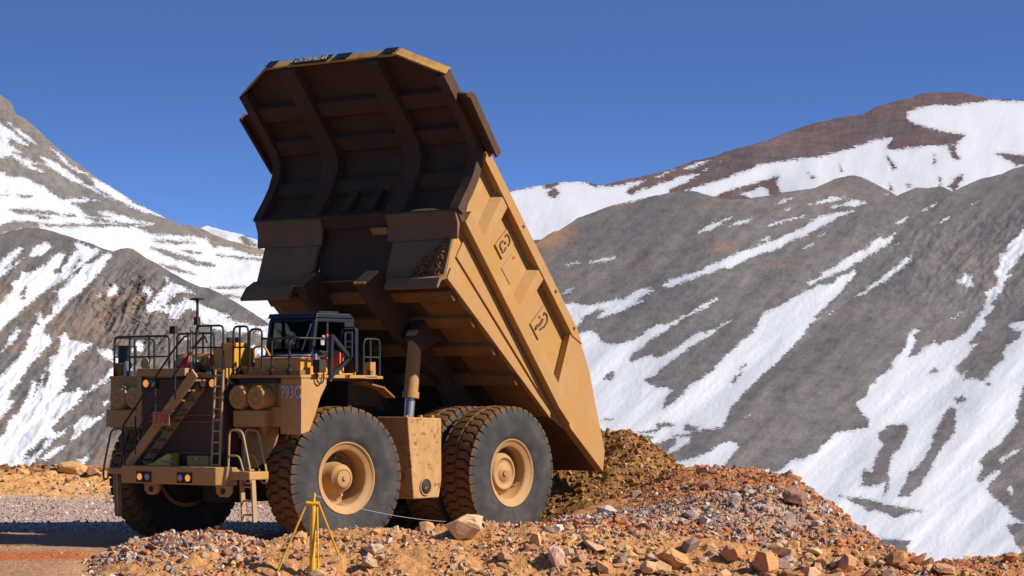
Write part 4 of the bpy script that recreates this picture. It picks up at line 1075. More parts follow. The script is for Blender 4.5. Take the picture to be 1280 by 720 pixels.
MB().box(6.06, 6.38, CY1 + 0.004, CY1 + 0.012, 4.42, 4.68).build('orange_panel_decal', M['orange'], cab)
MB().box(6.46, 6.52, CY1 + 0.03, CY1 + 0.08, 5.24, 5.30).build('red_marker_lamp', M['orange'], cab)
b = part('battery_box', M['yellow'], 0.015)
b.box(7.05, 7.50, 1.62, 3.18, 4.29, 4.69); b.done()
b = part('battery_box_lid', M['grey'], 0.01)
b.prism([(7.51, 4.695), (7.04, 4.695), (7.04, 4.80), (7.20, 4.78)], 1, 1.62, 3.19); b.done()
b = part('red_trim_strip', M['red']); b.box(7.51, 7.52, 1.62, 3.19, 4.672, 4.70); b.box(7.05, 7.5, 3.19, 3.197, 4.672, 4.70); b.done()
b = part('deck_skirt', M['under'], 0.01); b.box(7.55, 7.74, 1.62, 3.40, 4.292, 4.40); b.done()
# left mirror, its bracket and the side lamp
b = part('mirror_bracket', M['black'], 0.0)
b.bar((6.70, 3.42, 4.18), (6.70, 3.46, 5.28), 0.10, 0.09, (1, 0, 0))
b.bar((6.70, 3.46, 5.26), (6.05, 3.48, 4.72), 0.09, 0.09, (0, 1, 0))
b.bar((6.70, 3.44, 4.25), (6.05, 3.48, 4.72), 0.09, 0.09, (0, 1, 0))
b.bar((6.35, 3.46, 4.95), (5.95, 3.46, 5.02), 0.03, 0.03, (0, 1, 0)); b.done()
mi = part('mirror', M['black'], 0.04); mi.box(5.92, 5.99, 3.22, 3.64, 4.36, 5.44); mi.box(5.99, 6.0, 3.28, 3.58, 4.42, 5.38); mi = mi.done()
b = MB(); b.tube([(6.04, 3.20, 4.35), (6.04, 3.20, 5.47), (6.04, 3.66, 5.47), (6.04, 3.66, 4.35)], 0.02, 6, closed=True, round_=0.1); b.build('mirror_frame', M['rail'], mi)
b = MB(); b.tube([(6.06, 3.34, 5.33), (6.06, 3.34, 4.72)], 0.03, 6)
for z in (4.74, 4.98, 5.12, 5.34): b.tube([(6.06, 3.34, z), (6.06, 3.56, z)], 0.016, 6)
b.tube([(6.06, 3.56, 5.34), (6.06, 3.56, 4.74)], 0.016, 6); b.build('mirror_clamp', M['grey'], mi)
b = part('side_lamp', M['dark'], 0.02); b.box(7.05, 7.30, 3.40, 3.62, 4.34, 4.66); b.done()
b = part('lamp_bracket', M['grey'], 0.01); b.box(7.20, 7.26, 3.30, 3.46, 4.50, 4.80); b.done()
b = part('hose_loop', M['dark']); b.tube([(7.18, 3.45, 4.40), (7.24, 3.47, 4.16), (7.10, 3.47, 4.05), (6.96, 3.47, 4.16), (6.98, 3.45, 4.40)], 0.02, 6, round_=0.1); b.done()

# --- side hydraulic tank, hoist cylinders
b = part('side_tank', paint('mud_caked_paint', (0.58, 0.33, 0.13), DUST, 0.6, 0.85, 2.0, scuff=(0.22, 0.085, 0.028), scuff_at=(5.5, 0.55)), 0.03)
b.prism([(3.69, 3.24), (2.35, 3.20), (2.34, 1.62), (2.44, 1.16), (3.44, 1.15)], 1, 2.25, 3.30); st_ = b.done()
MB().lathe([(0.195, 3.302), (0.23, 3.302), (0.23, 3.33), (0.195, 3.33), (0.195, 3.302)], 24, 1, (2.98, 0, 1.45), closed=False).build('port_ring', M['tan'], st_)
MB().lathe([(0.01, 3.304), (0.197, 3.304), (0.197, 3.312), (0.01, 3.312)], 24, 1, (2.98, 0, 1.45)).build('port_opening', M['dark'], st_)
MB().tube([(3.02, 3.31, 1.40), (2.98, 3.36, 1.45)], 0.04, 8).build('port_valve', M['tan'], st_)
for x in (3.5, 2.95, 2.5): MB().tube([(x, 3.1, 3.20), (x, 3.1, 3.28)], 0.06, 8).build('tank_cap', M['tan'], st_)
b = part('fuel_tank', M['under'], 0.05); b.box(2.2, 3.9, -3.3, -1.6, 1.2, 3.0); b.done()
for s in (1, -1):
    c = part('hoist_cylinder', M['tan'])
    top, mid_, low = Vector((1.42, s * 1.6, 5.35)), Vector((1.63, s * 1.6, 3.72)), Vector((1.85, s * 1.6, 1.9))
    c.tube([top, mid_], 0.19, 20); c.tube([mid_ + (top - mid_) * 0.10, mid_], 0.225, 20); c.tube([top - Vector((0, 0.18, 0)), top + Vector((0, 0.18, 0))], 0.2, 16)
    c = c.done()
    MB().tube([mid_, low], 0.135, 20).build('piston_rod', M['steel'], c)
    MB().tube([low - Vector((0, 0.3 , 0)), low + Vector((0, 0.2, 0))], 0.2, 16).build('pivot_pin', M['dark'], c)

# --- dump body, tipped 50.5 degrees; u along the top rail, v square to it
BA = math.radians(50.5)
def body(p):
    u, y, v = p
    return (-2.97 + u * math.cos(BA) - v * math.sin(BA), y, 5.57 + u * math.sin(BA) + v * math.cos(BA))
def bpart(): return MB(body)
WO = 3.40                                    # outer face of the side plates
side = [(6.3, -0.02), (0.0, -0.02), (-1.24, -0.27), (-2.03, -0.60), (-3.36, -1.12), (-3.78, -1.57), (-1.91, -1.93), (-1.20, -2.24), (4.34, -3.26), (4.72, -2.72), (5.12, -2.02), (5.18, -1.5), (5.42, -1.05), (5.78, -0.62)]
sh = bpart()
for s in (1, -1): sh.prism([(u, v) for u, v in side], 1, s * (WO - 0.14), s * WO)
sh.prism([(4.30, -3.24), (-1.2, -2.23), (-1.91, -1.92), (-3.74, -1.56), (-3.70, -1.44), (-1.85, -1.80), (-1.15, -2.08), (4.22, -3.05)], 1, -WO + 0.13, WO - 0.13)
dump = sh.build('dump_body', M['tan'], truck, 0.012)
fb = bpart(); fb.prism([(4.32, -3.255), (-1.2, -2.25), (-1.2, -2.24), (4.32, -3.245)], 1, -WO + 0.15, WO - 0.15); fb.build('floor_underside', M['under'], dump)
fb = bpart(); fb.prism([(-1.22, -2.262), (-1.92, -1.955), (-3.70, -1.60), (-3.70, -1.59), (-1.91, -1.94), (-1.21, -2.25)], 1, -WO + 0.01, WO - 0.01); fb.build('tail_underside', M['canopy'], dump)  # dark sheet standing in for the shadow beneath the tail
fb = bpart(); fb.prism([(4.30, -3.268), (-1.0, -2.29), (-1.0, -2.28), (4.30, -3.258)], 1, -1.9, 1.9); fb.build('shade_dark_floor_middle', M['canopy'], dump)  # dark strip painting the shade under the middle of the floor
# headboard: curved from the canopy down to a ledge, then back to the floor
hb = [(6.7, -0.06), (6.25, -0.20), (5.95, -0.48), (5.74, -0.85), (5.58, -1.30), (5.45, -1.80), (5.40, -1.95)]
low = [(5.20, -2.05), (4.92, -2.32), (4.66, -2.72), (4.34, -3.24)]
h_ = bpart()
ol = hb + low; inn = [(u - 0.12, v + 0.02) for u, v in ol]
for i in range(6):
    h_.prism([ol[i], ol[i + 1], inn[i + 1], inn[i]], 1, -3.50, 3.50)
for i in range(6, len(ol) - 1):
    for y0, y1 in ((-WO + 0.13, -1.35), (1.35, WO - 0.13)):
        h_.prism([ol[i], ol[i + 1], inn[i + 1], inn[i]], 1, y0, y1)
h_.prism([(5.36, -1.98), (5.00, -2.10), (4.64, -2.50), (4.14, -3.18), (4.06, -3.16), (4.5, -2.4), (4.9, -1.98)], 1, -1.36, 1.36)
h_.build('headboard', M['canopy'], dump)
for s in (1, -1):                            # corner boxes either side of the dark middle
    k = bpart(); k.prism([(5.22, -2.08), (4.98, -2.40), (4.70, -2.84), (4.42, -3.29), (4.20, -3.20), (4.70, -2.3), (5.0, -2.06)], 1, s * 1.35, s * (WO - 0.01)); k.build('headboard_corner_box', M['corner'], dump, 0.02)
    k = bpart(); k.prism([(5.60, -2.025), (5.24, -2.105), (4.96, -2.44), (5.0, -2.46), (5.30, -2.20), (5.58, -2.10)], 1, s * 1.2, s * 3.62); k.build('ledge_gusset', M['corner'], dump, 0.01)
lb = bpart(); lb.prism([(5.56, -1.74), (5.62, -2.02), (5.24, -2.10), (5.18, -1.98), (5.42, -1.74)], 1, -3.66, 3.66); lb.build('headboard_ledge', M['canopy'], dump, 0.015)
# canopy over the cab
cp = bpart()
cplan = [(5.9, -3.72), (8.62, -3.72), (9.34, -2.35), (9.34, 2.42), (8.62, 3.72), (5.9, 3.72)]
cp.prism(cplan, 2, -0.06, 0.0)
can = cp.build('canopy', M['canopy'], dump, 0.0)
lp = bpart()
def lipseg(a, b_, h0=-0.22, h1=0.06, t=0.05):
    a, b_ = Vector(a), Vector(b_); d = (b_ - a).normalized(); nn = Vector((d.y, -d.x))
    lp.prism([tuple(a - nn * t), tuple(b_ - nn * t), tuple(b_ + nn * 0.01), tuple(a + nn * 0.01)], 2, h0, h1)
lipseg((8.62, -3.70), (9.35, -2.35)); lipseg((9.35, -2.35), (9.35, 2.42)); lipseg((9.35, 2.42), (8.62, 3.70))
lp.build('canopy_lip', M['lip'], can if False else dump, 0.006)
for a, c in ((-1.35, 0.05), (-2.30, -1.95), (1.9, 2.38), (0.2, 0.75)):
    k = bpart(); k.prism([(9.405, a), (9.412, a), (9.412, c), (9.405, c)], 2, -0.20, 0.045); k.build('lip_black_band', M['black'], dump)
def bvec(u, y, v):
    o0 = Vector(body((0, 0, 0))); return (Vector(body((u, y, v))) - o0).normalized()
text_mesh('maker_lettering', 'CATERPILLAR', 0.27, M['faded'], dump, frame(body((9.416, -0.68, -0.08)), bvec(0, 1, 0), bvec(0, 0, 1), bvec(1, 0, 0)), 0.002, 0.004, 1.0, 0.72)
# ribs under the canopy, bending down the headboard
def rib_strip(y0, y1, dep, name='canopy_rib', start=9.28, end=None, path=None):
    path = path or [(start, -0.06), (7.4, -0.06)] + hb
    offs = []
    for i, (u, v) in enumerate(path):
        a = Vector(path[max(i - 1, 0)]); b_ = Vector(path[min(i + 1, len(path) - 1)])
        d = (b_ - a).normalized(); nn = Vector((-d.y, d.x)) if True else d
        offs.append((u + nn.x * dep, v + nn.y * dep))
    r_ = bpart()
    for i in range(len(path) - 1):
        r_.prism([path[i], path[i + 1], offs[i + 1], offs[i]], 1, y0, y1)
    return r_.build(name, M['canopy'], dump)
rib_strip(-1.78, -1.20, 0.30); rib_strip(1.20, 1.80, 0.30)
rib_strip(-3.72, -3.42, 0.26, start=8.6); rib_strip(3.40, 3.72, 0.26, start=8.6)
for u in (7.90, 6.76):
    for y0, y1 in ((-3.42, -1.78), (-1.20, 1.20), (1.80, 3.40)):
        k = bpart(); k.prism([(u + 0.25, -0.06), (u + 0.20, -0.24), (u - 0.24, -0.24), (u - 0.27, -0.06)], 1, y0, y1); k.build('cross_rib', M['canopy'], dump, 0.01)
for (u0, v0), (u1, v1) in (((5.82, -0.75), (5.66, -1.12)), ):
    for y0, y1 in ((-3.42, -1.78), (-1.20, 1.20), (1.80, 3.40)):
        k = bpart(); k.prism([(u0, v0), (u0 + 0.14, v0 - 0.03), (u1 + 0.16, v1 + 0.02), (u1, v1)], 1, y0, y1); k.build('cross_rib', M['canopy'], dump, 0.01)
for y in (-0.45, 0.45):
    k = bpart(); k.prism([(5.66, -1.12), (5.80, -1.10), (5.66, -1.80), (5.46, -1.76)], 1, y - 0.14, y + 0.14); k.build('cross_rib', M['canopy'], dump, 0.01)
# spill guards at the canopy sides
for s in (1, -1):
    k = bpart(); k.prism([(7.98, s * 3.72), (7.86, s * 4.18), (6.00, s * 4.10), (6.02, s * 3.72)], 2, -0.16, -0.08); k.build('spill_guard', M['canopy'], dump, 0.008)
    k = bpart(); k.prism([(7.95, s * 4.10), (7.86, s * 4.20), (6.00, s * 4.12), (6.0, s * 4.04)], 2, -0.30, -0.07); k.build('spill_guard_flange', M['canopy'], dump, 0.008)
# rails and ribs of the sides
RO = 3.66
for s in (1, -1):
    k = bpart(); k.prism([(6.05, 0.02), (0.02, 0.02), (-0.42, -0.08), (0.02, -0.27), (6.12, -0.27)], 1, s * WO, s * RO); k.build('top_rail', M['tan'], dump, 0.012)
    k = bpart(); k.prism([(5.24, -1.60), (-0.72, -1.60), (-1.75, -1.92), (-1.1, -2.0), (5.16, -1.98)], 1, s * WO, s * (RO + 0.02)); k.build('middle_rail', M['tan'], dump, 0.012)
    for a0, a1, c0, c1 in ((4.42, 4.10, 4.80, 4.40), (2.10, 1.82, 2.36, 1.98), ):
        q0 = [(c0 + 0.14, -0.27), (c1, -0.27), (a1, -1.60), (a0 + 0.14, -1.60)]; q1 = [(c0 - 0.06, -0.27), (c1, -0.27), (a1, -1.60), (a0 - 0.06, -1.60)]
        k = bpart(); k.add([(u, s * WO, v) for u, v in q0] + [(u, s * (RO - 0.03), v) for u, v in q1], [(3, 2, 1, 0), (4, 5, 6, 7), (0, 1, 5, 4), (1, 2, 6, 5), (2, 3, 7, 6), (3, 0, 4, 7)]); k.build('side_rib', M['tan'], dump, 0.01)
    k = bpart(); k.prism([(0.12, -0.27), (-0.42, -0.08), (-1.24, -0.27), (-2.03, -0.60), (-3.36, -1.12), (-3.76, -1.56), (-1.91, -1.92), (-1.3, -1.86), (-0.74, -1.60), (-0.62, -1.60)], 1, s * WO, s * (RO - 0.03)); k.build('tail_plate', M['tan'], dump, 0.012)
    # lower side panel, drawn in to the floor
    k = bpart(); k.prism([(4.70, -2.05), (-0.9, -2.05), (-1.0, -2.12), (4.52, -2.62)], 1, s * WO, s * (WO + 0.05)); k.build('lower_side_plate', M['tan'], dump, 0.01)
    k = bpart(); k.prism([(4.44, -2.98), (-1.1, -2.16), (-1.25, -2.27), (4.32, -3.28)], 1, s * WO, s * (WO + 0.06)); k.build('floor_edge_beam', M['tan'], dump, 0.012)
    # deflector flap below the headboard corner
    dv = -4.02 if s < 0 else -3.74
    k = bpart(); k.prism([(4.46, -3.28), (4.52, (dv - 3.28) / 2), (4.42, dv), (4.34, dv), (4.42, (dv - 3.28) / 2), (4.32, -3.28)], 1, s * 1.62, s * 3.46); k.build('rock_deflector', M['corner'], dump, 0.01)
for s in (1, -1):
    for (cu, ou, v0, v1) in (((3.35, 3.83), 0, -0.50, -1.15), ((0.73, 1.28), 0, -0.54, -1.30)):
        k = bpart(); k.prism([(cu[0], v0), (cu[1], v0), (cu[1] - 0.02, v1), (cu[0] - 0.02, v1)], 1, s * WO, s * (WO + 0.05)); pl_ = k.build('emblem_plate', M['tan'], dump, 0.006)
        mu, mv = (cu[0] + cu[1]) / 2, (v0 + v1) / 2
        yy = s * (WO + 0.052)
        def squig(pts, r=0.028):
            q = bpart(); q.tube([(mu + du, yy, mv + dv) for du, dv in pts], r, 6, round_=0.06); return q.build('emblem_cutout', M['engine_brown'], pl_)
        if cu[0] > 2:
            squig([(0.14, 0.14), (0.16, 0.24), (0.02, 0.27), (-0.10, 0.20), (-0.12, 0.08)])
            squig([(0.10, 0.0), (0.14, -0.12), (0.06, -0.22), (-0.06, -0.20)])
            squig([(-0.10, -0.02), (-0.14, -0.14), (-0.10, -0.24)]); squig([(0.01, 0.05), (0.03, 0.0)], 0.035)
        else:
            squig([(0.10, 0.20), (0.14, 0.28), (0.0, 0.32), (-0.14, 0.22), (-0.16, 0.0)], 0.03)
            squig([(0.04, 0.10), (0.0, -0.08), (0.06, -0.24), (0.02, -0.32)], 0.045)
            squig([(-0.14, -0.05), (-0.10, -0.18)], 0.03); squig([(0.18, 0.05), (0.16, 0.0)], 0.03)
    k = bpart(); k.prism([(2.62, -0.52), (3.18, -0.52), (3.16, -1.30), (2.60, -1.30)], 1, s * WO, s * (WO + 0.02)); pn = k.build('access_panel', M['tan'], dump, 0.004)
    q = bpart(); q.box(3.02, 3.10, s * (WO + 0.021), s * (WO + 0.023), -0.78, -0.68); q.build('red_paint_mark', M['red'], pn)
    for u in (3.62, 0.14, 1.42):
        k = bpart(); k.tube([(u, s * (RO + 0.001), -0.10), (u, s * (RO + 0.006), -0.10)], 0.05, 10); k.build('lifting_hole', M['dark'], dump)
# under the floor: cross beams, two long box rails to the pivot, pads
fl = lambda u: -3.255 + (4.34 - u) * 0.1835
for u in (3.75, 2.72, 1.62, 0.42):
    k = bpart(); k.prism([(u + 0.2, fl(u + 0.2)), (u + 0.16, fl(u) - 0.17), (u - 0.16, fl(u) - 0.17), (u - 0.2, fl(u - 0.2))], 1, -3.32, 3.32); cbm = k.build('floor_cross_beam', M['under'], dump, 0.02)
for s in (1, -1):
    k = bpart(); k.prism([(4.66, -3.20), (4.74, -3.92), (4.3, -4.0), (2.6, -3.66), (0.6, -3.1), (-1.2, -3.60), (-2.0, -3.56), (-2.0, -3.2), (-1.0, -2.2), (4.2, -3.2)], 1, s * 0.95, s * 1.25); k.build('body_beam', M['canopy'], dump, 0.015)  # beams take the dark tone that paints shade under the body
    k = bpart(); k.prism([(4.72, -3.35), (4.80, -3.98), (4.74, -3.99), (4.66, -3.35)], 1, s * 0.92, s * 1.34); k.build('beam_end_plate', M['tan' if s > 0 else 'corner'], dump, 0.01)  # near plate gets the sunlit tone, far plate the shaded one
    k = bpart(); k.prism([(2.9, -2.98), (2.75, -3.75), (2.3, -3.78), (2.0, -2.85)], 1, s * 1.38, s * 1.80); k.build('hoist_bracket', M['canopy'], dump, 0.015)
k = bpart(); k.box(5.10, 5.30, 0.62, 1.18, -2.28, -2.20); k.build('marker_plate', M['tan'], dump, 0.01)
k = bpart(); k.tube([(-1.72, -1.5, -3.42), (-1.72, 1.5, -3.42)], 0.16, 16); k.build('pivot_shaft', M['dark'], dump)
# dirt still lying on the headboard ledge
# ---------------------------------------------------------------- loose things on the truck's bumper
RT = Matrix.Translation((TX, TY, 0)) @ Matrix.Rotation(math.atan2(-math.cos(TH), -math.sin(TH)), 4, 'Z')
def on_truck(name, x, y, z):
    p = RT @ Vector((x, y, z))
    o = empty(name, p, math.atan2(-math.cos(TH), -math.sin(TH)))
    return o
ch = on_truck('wheel_chock', 8.28, -0.78, 1.985)
tag(ch, 'yellow wheel chock lying on the truck bumper below the stairs', 'wheel chock')
MB().prism([(-0.42, 0.0), (0.40, 0.0), (0.42, 0.34), (0.30, 0.36), (-0.30, 0.10), (-0.42, 0.09)], 0, -0.16, 0.16).build('wedge', M['tripod'], ch, 0.02)
MB().prism([(-0.20, 0.15), (0.26, 0.345), (0.25, 0.365), (-0.21, 0.17)], 0, -0.05, 0.05).build('grip_slot', M['dark'], ch)
MB().tube([(0.17, 0.1, 0.16), (0.19, 0.62, 0.15)], 0.02, 7).build('handle', M['grey'], ch)
tb = on_truck('tool_box', 8.22, 0.55, 1.985)
tag(tb, 'small tan metal box on the truck bumper left of the ladder', 'box')
MB().box(-0.18, 0.18, -0.36, 0.36, 0, 0.26).build('case', M['tan'], tb, 0.012)
MB().box(-0.19, 0.19, -0.37, 0.37, 0.262, 0.31).build('lid', M['tan'], tb, 0.012)
MB().box(0.192, 0.205, -0.05, 0.05, 0.20, 0.29).build('latch', M['grey'], tb)

# ---------------------------------------------------------------- the load just dumped behind the tail
PA, PB = np.array([3.25, 73.4]), np.array([-2.2, 77.6])
def heap_h(x, y):
    e = PB - PA
    t = np.clip(((x - PA[0]) * e[0] + (y - PA[1]) * e[1]) / (e @ e), 0, 1)
    d = np.hypot(x - PA[0] - t * e[0], y - PA[1] - t * e[1])
    d = d + 0.45 * fbm(x * 0.45 + 3, y * 0.45, 4)
    return 2.72 - 0.80 * np.sqrt(d * d + 0.12) + 0.28 + 0.10 * fbm(x * 1.7, y * 1.7, 4, 0.6)
hx, hy = np.meshgrid(np.arange(-7.0, 8.2, 0.07), np.arange(68.6, 82.5, 0.09))
hz = heap_h(hx, hy)
gz_ = ground_z(hx, hy)
hz2 = np.where(hz > gz_ - 0.25, hz, gz_ - 0.25)
idx = np.arange(hx.size).reshape(hx.shape)
Q = np.stack([idx[:-1, :-1], idx[:-1, 1:], idx[1:, 1:], idx[1:, :-1]], -1).reshape(-1, 4)
keep = (hz > gz_ - 0.25)
kq = (keep[:-1, :-1] | keep[:-1, 1:] | keep[1:, 1:] | keep[1:, :-1]).ravel()
heap = empty('earth_heap', (0.5, 75.5, 0))
tag(heap, 'heap of dark brown earth freshly dumped behind the raised truck body', 'earth heap')
def soil_attr(o, cols):
    a = o.data.attributes.new('soil', 'FLOAT_COLOR', 'POINT')
    cols = np.asarray(cols, np.float32)
    a.data.foreach_set('color', np.concatenate([cols, np.ones((len(cols), 1), np.float32)], 1).ravel())
V = np.stack([hx, hy, hz2], -1).reshape(-1, 3) - np.array([0.5, 75.5, 0])
hp = grid_object('heap_surface', V, Q[kq], M['ground'], heap)
soil_attr(hp, np.tile(np.array([[0.27, 0.125, 0.035]]), (hx.size, 1)) * (1 + 0.3 * nrg.normal(size=(hx.size, 1))).clip(0.5, 1.5))
def top_z(x, y):
    return np.maximum(ground_z(x, y), heap_h(x, y))

# ---------------------------------------------------------------- stones
def stone_mesh(name, seed, npts=16, flat=0.75, sub=0):
    r = random.Random(seed)
    bm = bmesh.new()
    for i in range(npts):
        v = Vector((r.gauss(0, 1), r.gauss(0, 1), r.gauss(0, 1))).normalized()
        v *= r.uniform(0.80, 1.08)
        # squarish break faces
        m = max(abs(v.x), abs(v.y), abs(v.z)); v = v.lerp(v / m * 0.78, 0.25)
        v.z *= flat
        bm.verts.new(v * 0.5)
    bmesh.ops.convex_hull(bm, input=bm.verts)
    for v in [v for v in bm.verts if not v.link_faces]: bm.verts.remove(v)
    if sub:
        bmesh.ops.dissolve_limit(bm, angle_limit=0.28, verts=bm.verts, edges=bm.edges)
        bmesh.ops.bevel(bm, geom=bm.edges[:], offset=0.014, segments=1, profile=0.5, affect='EDGES')
        bmesh.ops.triangulate(bm, faces=bm.faces)
        bmesh.ops.subdivide_edges(bm, edges=[e for e in bm.edges if e.calc_length() > 0.12], cuts=sub, use_grid_fill=True)
        co = np.array([v.co for v in bm.verts])
        nz = 0.05 * fbm(co[:, 0] * 6 + seed, co[:, 1] * 6 + co[:, 2] * 5, 4, 0.6, True)
        for v, k in zip(bm.verts, nz): v.co *= 1 + float(k) * 1.6
    me = bpy.data.meshes.new(name)
    bm.normal_update(); bm.to_mesh(me); bm.free()
    return me
def stone_mat(name, stops, per_object=True):
    m = bpy.data.materials.new(name); n, l, b = nodes(m)
    oi = n.new('ShaderNodeObjectInfo'); tc = n.new('ShaderNodeTexCoord')
    r = ramp(n, stops, 'CONSTANT' if False else 'LINEAR'); l.new(oi.outputs['Random'], r.inputs[0])
    big = noise(n, l, tc.outputs['Object'], 3.0, 7, 0.65); fine = noise(n, l, tc.outputs['Object'], 16, 5, 0.7)
    c = mix(n, l, mathn(n, l, 'MULTIPLY', big.outputs[0], 0.4), r.outputs[0], (0.60, 0.32, 0.14))
    rr = ramp(n, [(0.25, (0.66, 0.61, 0.57)), (0.6, (1.15, 1.13, 1.1))]); l.new(fine.outputs[0], rr.inputs[0])
    c = mix(n, l, 0.8, c, rr.outputs[0], 'MULTIPLY')
    l.new(c, b.inputs['Base Color']); b.inputs['Roughness'].default_value = 0.9; b.inputs['Specular IOR Level'].default_value = 0.2
    bump(n, l, mathn(n, l, 'ADD', mathn(n, l, 'MULTIPLY', big.outputs[0], 2.0), fine.outputs[0]), b, 0.6, 0.05)
    return m
TANS = [(0.0, (0.66, 0.38, 0.18)), (0.3, (0.58, 0.28, 0.12)), (0.55, (0.62, 0.42, 0.27)), (0.8, (0.70, 0.44, 0.18)), (1.0, (0.54, 0.25, 0.12))]
GREYS = [(0.0, (0.30, 0.24, 0.21)), (0.3, (0.20, 0.145, 0.13)), (0.5, (0.46, 0.38, 0.31)), (0.75, (0.36, 0.20, 0.14)), (1.0, (0.58, 0.52, 0.46))]
REDS = [(0.0, (0.42, 0.14, 0.055)), (0.4, (0.50, 0.17, 0.06)), (0.7, (0.34, 0.15, 0.09)), (1.0, (0.50, 0.27, 0.14))]
M['s_tan'] = stone_mat('tan_stone', TANS); M['s_grey'] = stone_mat('grey_stone', GREYS); M['s_red'] = stone_mat('red_stone', REDS)
def one_stone(name, col):
    col = tuple(min(0.8, c * 1.25) for c in col); return stone_mat(name, [(0.0, col), (1.0, col)])

def find_depth(px, py, d0, d1):
    """distance at which the platform surface passes photo row py in column px, searched from d0 to d1"""
    dd = np.arange(d0, d1, 0.05)
    z = top_z((px - 640) / F * dd, dd)
    pr = 360 - F * np.tan(np.arctan((z - H) / dd) - PITCH)
    k = np.argmax(pr <= py) if (pr <= py).any() else int(np.argmin(np.abs(pr - py)))
    return float(dd[k])
HERO = [
 # column, row of its foot, width, height, distance range, colour, label
 (581, 675, 54, 38, (58.0, 59.5), (0.62, 0.40, 0.24), 'large pinkish tan boulder at the end of the string, before the rear wheel'),
 (993, 634, 34, 29, (61.0, 70), (0.27, 0.135, 0.105), 'dark maroon boulder with a pale side high on the right mound'),
 (986, 660, 21, 24, (60.5, 68), (0.34, 0.25, 0.20), 'upright grey-brown stone below the maroon boulder on the mound'),
 (1012, 643, 15, 13, (60.5, 68), (0.58, 0.36, 0.14), 'small yellowish stone just right of the maroon boulder'),
 (1016, 652, 18, 12, (60.5, 68), (0.52, 0.18, 0.06), 'bright orange-red stone below the small yellowish stone'),
 (840, 712, 38, 32, (56.5, 60), (0.50, 0.25, 0.10), 'rounded tan boulder at the bottom edge, below the red rubble'),
 (957, 718, 38, 34, (56.5, 60), (0.54, 0.24, 0.09), 'blocky orange boulder at the bottom edge below the grey gravel patch'),
 (916, 702, 34, 26, (56.5, 60), (0.47, 0.21, 0.09), 'reddish tan boulder up and left of the blocky orange boulder'),
 (1120, 712, 33, 26, (56.5, 60), (0.46, 0.20, 0.075), 'brown boulder where the mound slope meets the snow view'),
 (1177, 719, 34, 17, (56.5, 60), (0.46, 0.24, 0.13), 'flat brown boulder at the bottom edge right of the mound foot'),
 (991, 689, 21, 19, (57.5, 61.5), (0.60, 0.36, 0.12), 'ochre stone on the lower mound slope among grey gravel'),
 (1017, 697, 26, 16, (57.5, 61.5), (0.60, 0.42, 0.20), 'pale yellow flat stone on the lower right slope'),
 (1049, 685, 16, 15, (58.0, 63), (0.45, 0.14, 0.05), 'deep red stone on the lower right slope'),
 (919, 634, 14, 22, (61, 70), (0.46, 0.39, 0.34), 'pale grey stone standing upright on the mound'),
 (882, 658, 20, 16, (60, 66), (0.62, 0.55, 0.44), 'cream coloured stone among the grey gravel'),
 (692, 712, 28, 36, (56.5, 59.8), (0.52, 0.35, 0.26), 'tall pinkish grey block in the berm below the dumped earth'),
 (468, 696, 28, 20, (56.5, 59.5), (0.52, 0.40, 0.26), 'pale slab tilted in the berm below the front wheel'),
 (461, 714, 27, 22, (56.4, 59), (0.50, 0.36, 0.22), 'pale slab at the bottom edge right of the tripod'),
 (632, 703, 24, 18, (56.5, 59.5), (0.50, 0.30, 0.15), 'tan stone in the berm below the rear wheel'),
 (375, 678, 20, 17, (58.0, 60.5), (0.54, 0.27, 0.11), 'tan stone on the berm crest just left of the tripod pole'),
 (809, 719, 30, 22, (56.4, 59), (0.56, 0.34, 0.17), 'light tan angular stone at the bottom edge left of the rounded boulder'),
 (1057, 718, 27, 30, (56.4, 59.5), (0.54, 0.28, 0.13), 'upright tan boulder at the bottom edge below the deep red stone'),
 (670, 684, 20, 22, (58.0, 60.5), (0.58, 0.33, 0.14), 'golden tan stone on the berm crest right of the rear wheel'),
 (697, 666, 16, 13, (59.0, 62), (0.64, 0.58, 0.50), 'whitish stone where the dumped earth meets the berm'),
 (1262, 704, 24, 17, (57.5, 61), (0.42, 0.17, 0.07), 'dark orange boulder at the right edge of the picture'),
 (91, 594, 40, 20, (98.0, 101.5), (0.50, 0.29, 0.11), 'big ochre boulder on top of the far left bank'),
 (62, 596, 16, 13, (98.0, 101.5), (0.22, 0.13, 0.08), 'dark stone left of the ochre boulder on the far left bank'),
 (117, 597, 18, 16, (98.0, 101.5), (0.28, 0.14, 0.07), 'brown stone right of the ochre boulder on the far left bank'),
 (24, 594, 22, 12, (98.0, 101.5), (0.20, 0.11, 0.07), 'dark flat stone at the left end of the far bank crest'),
]
big_protos = [stone_mesh('boulder', 100 + i, 15, 0.9, 2) for i in range(8)]
hero_spots = []
for i, (px, py, wpx, hpx, dr, col, lab) in enumerate(HERO):
    d = find_depth(px, py - 2, *dr)
    x = (px - 640) / F * d
    me = big_protos[i % 8].copy(); me.materials.append(one_stone('boulder_stone', col))
    o = bpy.data.objects.new('boulder', me); put(o)
    w_, h_ = wpx * d / F, hpx * d / F
    zb = float(zpix(d, py))
    o.location = (x, d + 0.15 * w_, zb + 0.40 * h_)
    o.scale = (w_ * 1.1, w_ * rng.uniform(0.85, 1.1), h_ * 1.12)
    o.rotation_euler = (rng.uniform(-0.2, 0.2), rng.uniform(-0.2, 0.2), rng.uniform(0, 6.28))
    tag(o, lab, 'boulder')
    hero_spots.append((px, py, d))

